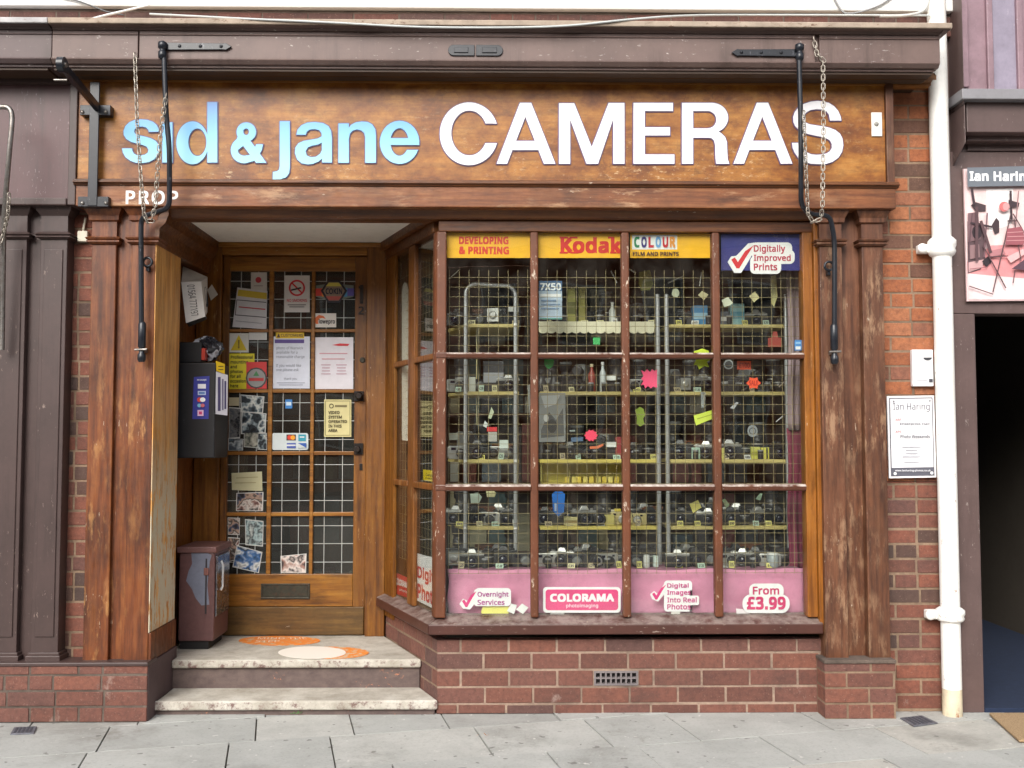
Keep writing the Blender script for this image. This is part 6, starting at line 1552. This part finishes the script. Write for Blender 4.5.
# boxes, bottles, pouches ... single meshes with shape
def carton(label,pa,pb,pt,level,c,y=None,name='carton',cat='box',lid=None,bottom=None):
    y=YS+.04 if y is None else y; z=(lv[level] if level<4 else ZB)+.0006 if bottom is None else Z(bottom,y)
    x0,x1=X(pa,430,y),X(pb,430,y); zt_=Z(pt,y); d=min(.09,max(.03,(x1-x0)*.8))
    if lid:
        t=thing(name,label,cat,((x0+x1)/2,y,z)); m=MB(); m.box(x0,x1,y,y+d,z,zt_); m.build('body',flat(c,.5),t,bevel=.003)
        m=MB(); m.box(x0+.002,x1-.002,y-.0012,y-.0002,z+(zt_-z)*.3,z+(zt_-z)*.62); m.build('printed_band',flat(lid,.5),t)
    else:
        m=MB(); m.box(x0,x1,y,y+d,z,zt_); o=m.build(name,flat(c,.5),None,bevel=.003); tag(o,label,cat)
carton('bright blue carton on the top shelf under the coloured letter sign',694,709,305,0,(70,140,190),lid=(160,200,220))
carton('pale blue green carton on the top shelf under the dark blue sign',732,746,303,0,(150,196,200),lid=(90,150,170))
carton('small dark and white carton on the top shelf by the third window bar',722,731,311,0,(92,100,110),lid=(210,210,206))
carton('tall olive yellow box on the top shelf behind the 7X50 poster side',568,576,288,0,(176,172,92),lid=(120,118,60))
carton('second tall olive yellow box on the top shelf, leaning nearer the wall',579,586,287,0,(168,160,84),y=YS+.07)
carton('white card box on the second shelf by the doorway end hoop',469,475.5,377,1,(206,208,198))
carton('big black camera bag on the second shelf inside the hooped unit',483,504,361,1,(48,50,54),name='camera_bag',cat='bag',y=YS+.05,lid=(150,152,156))
carton('grey box on the third shelf inside the hooped unit',499,508,449,2,(150,152,146))
carton('cream film box on the third shelf under the dark blue sign',751,760,447,2,(206,204,100),lid=(170,170,60))
carton('yellow film box on the third shelf under the dark blue sign',761,769,447.5,2,(214,208,90))
carton('pale mint box on the third shelf beside the third window bar',691.5,700,447.5,2,(176,204,186))
carton('thin yellow box on the third shelf beside the third window bar',721,724.5,448,2,(214,206,120),y=YS+.02)
carton('tall red carton on the third shelf by the second window bar',615.5,622,437,2,(150,50,54))
carton('cream box on the lowest shelf below the blue pouch',564,577,517,3,(206,196,140),lid=(150,130,80),y=YS+.02)
carton('pale gold slim box on the lowest shelf by the second window bar',601,614,515,3,(196,184,110),y=YS+.03)
carton('white canister box on the window base before the chrome posts',652.5,657.5,556,4,(190,204,196),y=.17)
carton('white card lying on the window base under the dark blue sign',716,727,567,4,(216,214,208),y=.14)
for k,(px,c) in enumerate(((604,(214,180,60)),(611,(206,200,170)),(617,(214,190,70)))): carton(['amber','ivory','mustard'][k]+' film carton at the back of the lowest shelf by the second window bar',px-3,px+3.5,511-k,3,c,y=YS+.15)
# row of yellow film boxes and its pale yellow rack
rk=thing('film_rack','pale yellow film rack standing below the third shelf of the middle unit','rack',P(580,484,.5))
yr=.46
m=MB(); m.box(X(541,470,yr),X(625,470,yr),yr,yr+.01,Z(486,yr),Z(462,yr)); m.build('back_panel',paint('rack_yellow',(196,186,92),.6,.2),rk)
m=MB(); m.box(X(541,480,yr-.06),X(625,480,yr-.06),yr-.08,yr-.001,Z(486,yr-.06),Z(483,yr-.06)); m.build('ledge',M['shelf_bright'],rk)
for i,px in enumerate((541,569,597,625)):
    m=MB(); x=X(px,470,yr-.04); m.box(x-.004,x+.004,yr-.075,yr-.0005,Z(482.8,yr-.06),Z(463,yr)); m.build('divider',flat((150,140,70),.6),rk)
zf_=Z(482.8,yr-.06)
for i in range(9):
    px=567+i*6.2; m=MB(); x=X(px,480,yr-.05); m.box(x-.013,x+.013,yr-.07,yr-.03,zf_+.0005,zf_+.034); o=m.build('film_box',flat((222,206,110) if i%2 else (214,190,70),.5),None,bevel=.002)
    o.rotation_euler[2]=rg.uniform(-.3,.3); tag(o,'small yellow film carton in the row along the pale yellow rack','film box','film boxes in a row on the rack')
def bottle(label,px,pt,level,c,r,capc):
    y=YS+.05; z=lv[level]+.0006; h=Z(pt,y)-z
    t=thing('bottle',label,'bottle',(X(px,430,y),y,z)); x=X(px,430,y)
    m=MB(); m.lathe((x,y,z),[(r,0),(r,h*.62),(r*.45,h*.78),(r*.4,h*.9)],14); m.build('body',flat(c,.35),t)
    m=MB(); m.lathe((x,y,z+h*.9),[(r*.5,0.0005),(r*.5,h*.1)],12); m.build('cap',flat(capc,.4),t)
bottle('red bottle with cream cap on the second shelf under the single red word sign',592,364,1,(140,56,44),.02,(206,196,160))
bottle('white bottle standing on the second shelf by the second window bar',603,362,1,(190,196,196),.017,(220,220,216))
bottle('white bottle standing on the top shelf by the second window bar',613,302,0,(200,204,196),.019,(214,214,206))
def jar(label,px,pt,c,r):
    y=.17; z=ZB+.0006; h=Z(pt,y)-z; t=thing('jar',label,'jar',(X(px,430,y),y,z)); x=X(px,430,y)
    m=MB(); m.lathe((x,y,z),[(r*.9,0),(r,h*.1),(r,h*.8),(r*.85,h*.86)],16); m.build('body',flat(c,.3),t); m=MB(); m.lathe((x,y,z+h*.86),[(r*.95,.0005),(r*.95,h*.14)],16); m.build('lid',flat((226,228,224),.4),t)
jar('white ribbed canister on the window base by the second window bar',645.5,555,(206,208,204),.017); jar('grey glass jar on the window base under the dark blue sign',771,553,(150,158,160),.03)
# tags and stars hanging on the grille or strings
yt_=YG-.006
def hang(label,pts,c,y=None,cat='price tag',name='price_tag',els=(),group='price tags in the window',string=None):
    y=yt_ if y is None else y; fr=FY(y); t=poster(name,label,cat,fr,pts,c,els,th=.0012,group=group,rough=.6); return t
def star(cx,cy,rx,ry,n,inner=.78,ph=0):
    return [(cx+(rx if k%2==0 else rx*inner)*math.cos(math.pi*k/n+ph),cy+(ry if k%2==0 else ry*inner)*math.sin(math.pi*k/n+ph)) for k in range(2*n)]
hang('large bright pink star card on the grille under the coloured letter sign',[(641,370),(645,372),(647,369),(650,372),(652,369),(654.5,371),(657,369),(657,388),(653,386.5),(651,388.5),(648,386),(645,388.5),(644,384.5),(641,385),(643.5,381),(641,379),(643.5,376)],(240,76,120),cat='star card',name='star_card')
hang('round pink splash card on the grille under the single red word sign',star(591,435.5,6.8,6,10,.8),(238,70,100),cat='star card',name='star_card')
hang('yellow green jagged card behind the upper bar by the third mullion',[(694,351),(698,350),(702,348.5),(709,351),(708,356),(710,360),(707,362),(709,367),(704,366),(699,369.5),(697,365),(693.5,365),(696,360),(694,357)],(206,226,60),cat='star card',name='star_card')
hang('orange six pointed star card under the dark blue sign',star(753.5,383,7.5,6.5,6,.72),(236,86,50),cat='star card',name='star_card',els=[('text',(180,40,30),'SALE',(749,380.5,758,385.5),.02)])
hang('orange rectangular card reading a price under the dark blue sign',(737,361,751,369.5),(236,84,44),els=[('text',(170,30,20),'£100',(739,362.8,749.5,367.8),.02)])
hang('slanted yellow green card tag beside the third mullion',[(693.5,415.5),(714,409.5),(715.5,417.5),(696,425.5)],(206,222,80),els=[('line',(150,160,50),((697,419),(713,414),.8))])
hang('bright green jagged card by the first mullion under the upper bar',[(544,364),(545,357),(548,358),(549,354),(551.5,358),(554,361),(553,366),(549,369),(546,367)],(40,160,70),cat='star card',name='star_card')
hang('small bright green tag below the scalloped edging',(593,337.5,600,344.5),(60,170,90))
hang('green yellow jagged pouch card under the coloured letter sign',[(635,410),(640,407),(643.5,409),(645,415),(643,419),(644.5,424),(640,426.5),(636.5,424),(637,418)],(150,176,60),y=.16,cat='star card',name='star_card')
hang('white angled tag on the grille by the top shelf pale carton',[(721.5,300),(728,297),(733,303),(730,305.5),(724,307)],(206,210,186))
hang('cream diamond tag on the grille under the dark blue sign',[(749,296),(755,291.5),(759.5,297.5),(754,302.5)],(196,188,140),y=.1)
hang('beige angled tag above the bright blue carton',[(698,295),(702,291),(708.5,294.5),(704,300)],(190,182,140),y=.12)
hang('pale round tag beside the chrome posts on the top row',ell(675.5,293,3.8,4.6,12),(170,176,150),y=.14)
hang('pale yellow diamond tag hung above the lowest shelf',[(689.5,504),(698,500),(701.5,507.5),(693,513)],(226,216,120),y=.12)
hang('white paper tag under the lower bar nearest the doorway',[(470,494),(478,492.5),(482,497),(479,503),(471,503)],(206,222,204),y=.12)
hang('cream hooked tag under the lower bar in the hooped unit',[(486,491),(493,489.5),(496,493),(494.5,497),(487,497)],(216,210,160),y=.12)
hang('pale green folded tag hanging in the hooped unit',[(488,418),(491.5,407),(494,412),(491,419)],(186,196,166),y=.16)
hang('white small tag under the pale green folded tag',[(483,426),(485,420.5),(488,424),(486.5,428)],(206,210,206),y=.16)
hang('red label strip over a grey square card in the hooped unit',(487,427,497,431.5),(206,50,54),y=.15)
hang('grey square card below the red label strip',(488,432,497,441.5),(170,168,160),y=.15)
hang('grey white square card above the third shelf in the hooped unit',(499.5,440,508.5,448.5),(196,206,198),y=.15)
hang('dull grey card by the corner post above the third shelf',(449,433,458,440),(150,152,140),y=.16)
hang('round grey tag under the dark blue sign',ell(752.5,431,5.2,6.2,14),(140,144,146),y=.14,els=[('ring',(90,92,96),(752.5,431,2.6,3.6))])
hang('dark ring shaped tag beside the orange price card',ell(728.5,364.5,5.2,4.9,14),(70,74,76),y=.14,els=[('ring',(170,174,172),(728.5,364.5,3.6,4.9))])
hang('pale slip tag by the third mullion on the lowest row',[(722,500),(725,498.5),(729.5,505),(726,508.5)],(170,190,150),y=.14)
hang('green grey slip tag under the lower bar of the last column',[(755.5,499),(760,493),(762.5,493),(760.5,500.5)],(150,176,150),y=.14)
hang('silver sliver tag on the second row under the dark blue sign',[(730,408),(736.5,402),(738.5,402.5),(734,409)],(190,192,196),y=.14)
hang('long grey folded strap card behind the third mullion',[(700.5,392),(705.5,392),(704.5,407),(701.5,408)],(150,156,156),y=.16)
hang('white price slip leaning beside the corner of the chrome posts',(569.5,0+430,575,431.5),(150,160,156),y=.2)
hang('grey white slip tag beside the second mullion near the third shelf',[(571,437.5),(583,437),(583,441),(571,442)],(96,120,150),y=.28)
hang('orange curved strap label on the third shelf',[(589.5,446.5),(597,446),(603,443.5),(603.5,445.5),(598,448.5),(590,449)],(226,120,80),y=.26)
hang('grey and black photograph poster on the third row by the first mullion',(539,393,565.5,442),(140,142,140),y=.26,cat='poster',name='poster',group='posters in the window',els=[('poly',(90,92,92),[(541,430),(549,412),(556,420),(563,408),(564,436),(541,438)]),('poly',(176,178,176),[(541,396),(560,395),(556,404),(545,408)]),('poly',(60,62,62),ell(552,426,5,7,10)),('poly',(200,200,196),ell(546,418,2.5,4,10))])
hang('flat grey white card leaning by the first mullion',[(527,385),(531,384),(534,428),(531,430)],(140,144,142),y=.2,cat='card',name='card')
hang('yellow olive hanging pouch near the top of the third column',[(639,272),(650,270),(653.5,284),(650,290),(641,290.5),(638.5,284)],(150,146,60),y=.3,cat='pouch',name='pouch')
hang('cream tapered tag hanging high under the dark blue sign',[(771,276),(776,275.5),(777.5,296),(774,307),(771.5,303)],(226,218,150),y=.2)
hang('red padlock shaped card below the top shelf of the last column',[(768,347),(768,338),(772,337.5),(773,331.5),(777,331.5),(778,337.5),(781.5,338),(781.5,347)],(160,60,50),y=.2)
hang('bright blue pouch hanging under the lower bar by the first mullion',[(552,494),(555,491.5),(562,491.5),(565,494),(564,512),(558,516.5),(553,511)],(40,120,214),y=.24,cat='pouch',name='pouch',els=[('rect',(190,210,236),(554.5,503,556.5,511))])
hang('pale yellow leaflet lying against the pink cloth by the tick badge',[(481,612),(483,606),(489,603),(505,603.5),(510,608),(508,615),(483,615.5)],(236,230,120),y=.012+.03,cat='leaflet',name='leaflet',group='cards on the window sill')
hang('white square card tilted on the sill beside the yellow leaflet',[(507,611),(511,603.5),(517,605),(514,614)],(236,236,234),y=.034,cat='card',name='card',group='cards on the window sill')
hang('white diamond card on the sill nearest the first mullion',[(516,609.5),(522,603.5),(528.5,607.5),(523,614)],(238,238,236),y=.030,cat='card',name='card',group='cards on the window sill')
hang('white tent card foot under the pink capitals sign',[(551,612.5),(565,612.5),(562,617),(549,616)],(232,230,230),y=.034,cat='card',name='card',group='cards on the window sill')
hang('small white card on the sill beside the price badge',[(736,608.5),(742,609),(750,613),(748,614.5),(736.5,614)],(236,226,230),y=.036,cat='card',name='card',group='cards on the window sill')
hang('small pale block under the Digital Images badge',(671,611.5,680,614.5),(226,222,216),y=.034,cat='card',name='card',group='cards on the window sill')
# thin straps and rods seen among the shelves
def strap(label,pts,c,y,r=.003):
    m=MB(); m.tube([P(a,b,y) for a,b in pts],r,6); o=m.build('strap',flat(c,.5)); tag(o,label,'strap','straps and rods among the shelves')
strap('white diagonal strip light high in the third column',[(668,283),(683,276)],(230,230,226),.30,.004)
strap('white diagonal strip high beside the second mullion',[(626,267),(636,273)],(220,220,216),.30,.004)
strap('pale vertical strap hanging inside the hooped unit',[(476.5,326),(477,354),(476.5,385),(477,425)],(196,186,140),.40,.004)
strap('thin red white string sagging across the first column top',[(448,268),(470,266.5),(495,266.5),(515,265.5),(529,266)],(150,120,110),.12,.002)
strap('short white diagonal strap in the second column top',[(611,271),(617,283)],(214,216,210),.2,.003)
strap('pale diagonal rod high in the first column',[(449,279),(460,269)],(190,190,176),.15,.0025)
strap('silver slanted rod beside the maroon curtain',[(776,422),(783,416)],(190,192,192),.2,.003)
strap('silver slanted rod above the second shelf of the last column',[(779,387),(786,380)],(180,170,160),.2,.003)
strap('white thin rod beside the third mullion near the top',[(699.5,286),(701.5,272)],(200,196,186),.2,.003)
# back of the display: dark cabinets of stock deeper in the shop
rs=random.Random(77)
def stock_rack(label,x0,x1,y,z0,z1):
    t=thing('stock_cabinet',label,'cabinet',((x0+x1)/2,y,z0),'stock cabinets deeper in the shop'); wd=paint('cabinet_wood_%d'%int(x0*100),(70+rs.randint(-10,20),58,44),.6,.2)
    m=MB(); m.box(x0,x0+.03,y,y+.3,z0,z1); m.box(x1-.03,x1,y,y+.3,z0,z1); m.box(x0,x1,y+.3,y+.32,z0,z1); m.box(x0+.03,x1-.03,y,y+.3,z1-.03,z1); m.build('carcase',wd,t)
    n=5
    for k in range(n):
        z=z0+(z1-z0)*k/n; m=MB(); m.box(x0+.031,x1-.031,y+.005,y+.299,z,z+.02); m.build('shelf',wd,t)
        x=x0+.05
        while x<x1-.16:
            w=rs.uniform(.05,.14); h=rs.uniform(.1,(z1-z0)/n-.05); 
            if rs.random()<.85:
                m=MB(); m.box(x,x+w,y+.03,y+.2,z+.0205,z+.02+h); m.build('stock_box',flat(rs.choice([(74,80,86),(116,66,56),(84,104,106),(150,146,120),(66,64,70),(170,160,126),(104,120,130),(130,72,70),(190,190,178)]),.6),t,bevel=.002)
            x+=w+rs.uniform(.004,.05)
stock_rack('dark stock cabinet of boxes facing the shop door',-1.75,-.62,1.75,.2,2.4)
stock_rack('dark stock cabinet of boxes behind the hooped unit',-.35,.42,1.3,.2,2.4)
stock_rack('dark stock cabinet of boxes behind the middle unit',.46,1.02,1.15,.2,2.4)
stock_rack('dark stock cabinet of boxes behind the far unit',1.06,1.76,1.2,.2,2.4)

# ================================================================== light
world=bpy.data.worlds.new("World"); scene.world=world; world.use_nodes=True
nt=world.node_tree; bg=nt.nodes['Background']; sky=nt.nodes.new('ShaderNodeTexSky'); sky.sky_type='NISHITA'; sky.sun_disc=False
EL,AZ=R(36),R(200)
sky.sun_elevation=EL; sky.sun_rotation=AZ; sky.air_density=1.0; sky.dust_density=4.0; sky.ozone_density=1.0
hs=nt.nodes.new('ShaderNodeHueSaturation'); hs.inputs['Saturation'].default_value=.30; nt.links.new(sky.outputs[0],hs.inputs['Color']); nt.links.new(hs.outputs[0],bg.inputs[0]); bg.inputs[1].default_value=.15
sl=bpy.data.lights.new('sun','SUN'); sl.energy=1.3; sl.angle=R(34); sl.color=(1,.96,.9)
so_=bpy.data.objects.new('sun',sl); col.objects.link(so_)
sd_=Vector((math.sin(AZ)*math.cos(EL),math.cos(AZ)*math.cos(EL),math.sin(EL)))
so_.rotation_euler=sd_.to_track_quat('Z','Y').to_euler(); so_.location=(0,-8,8)
scene.view_settings.view_transform='Standard'; scene.view_settings.look='None'; scene.view_settings.gamma=1; scene.view_settings.use_curve_mapping=False
scene.view_settings.exposure=0.62
cy=scene.cycles; cy.max_bounces=8; cy.transparent_max_bounces=16; cy.diffuse_bounces=4; cy.glossy_bounces=4; cy.caustics_reflective=False; cy.caustics_refractive=False
try: cy.use_denoising=True
except Exception: pass
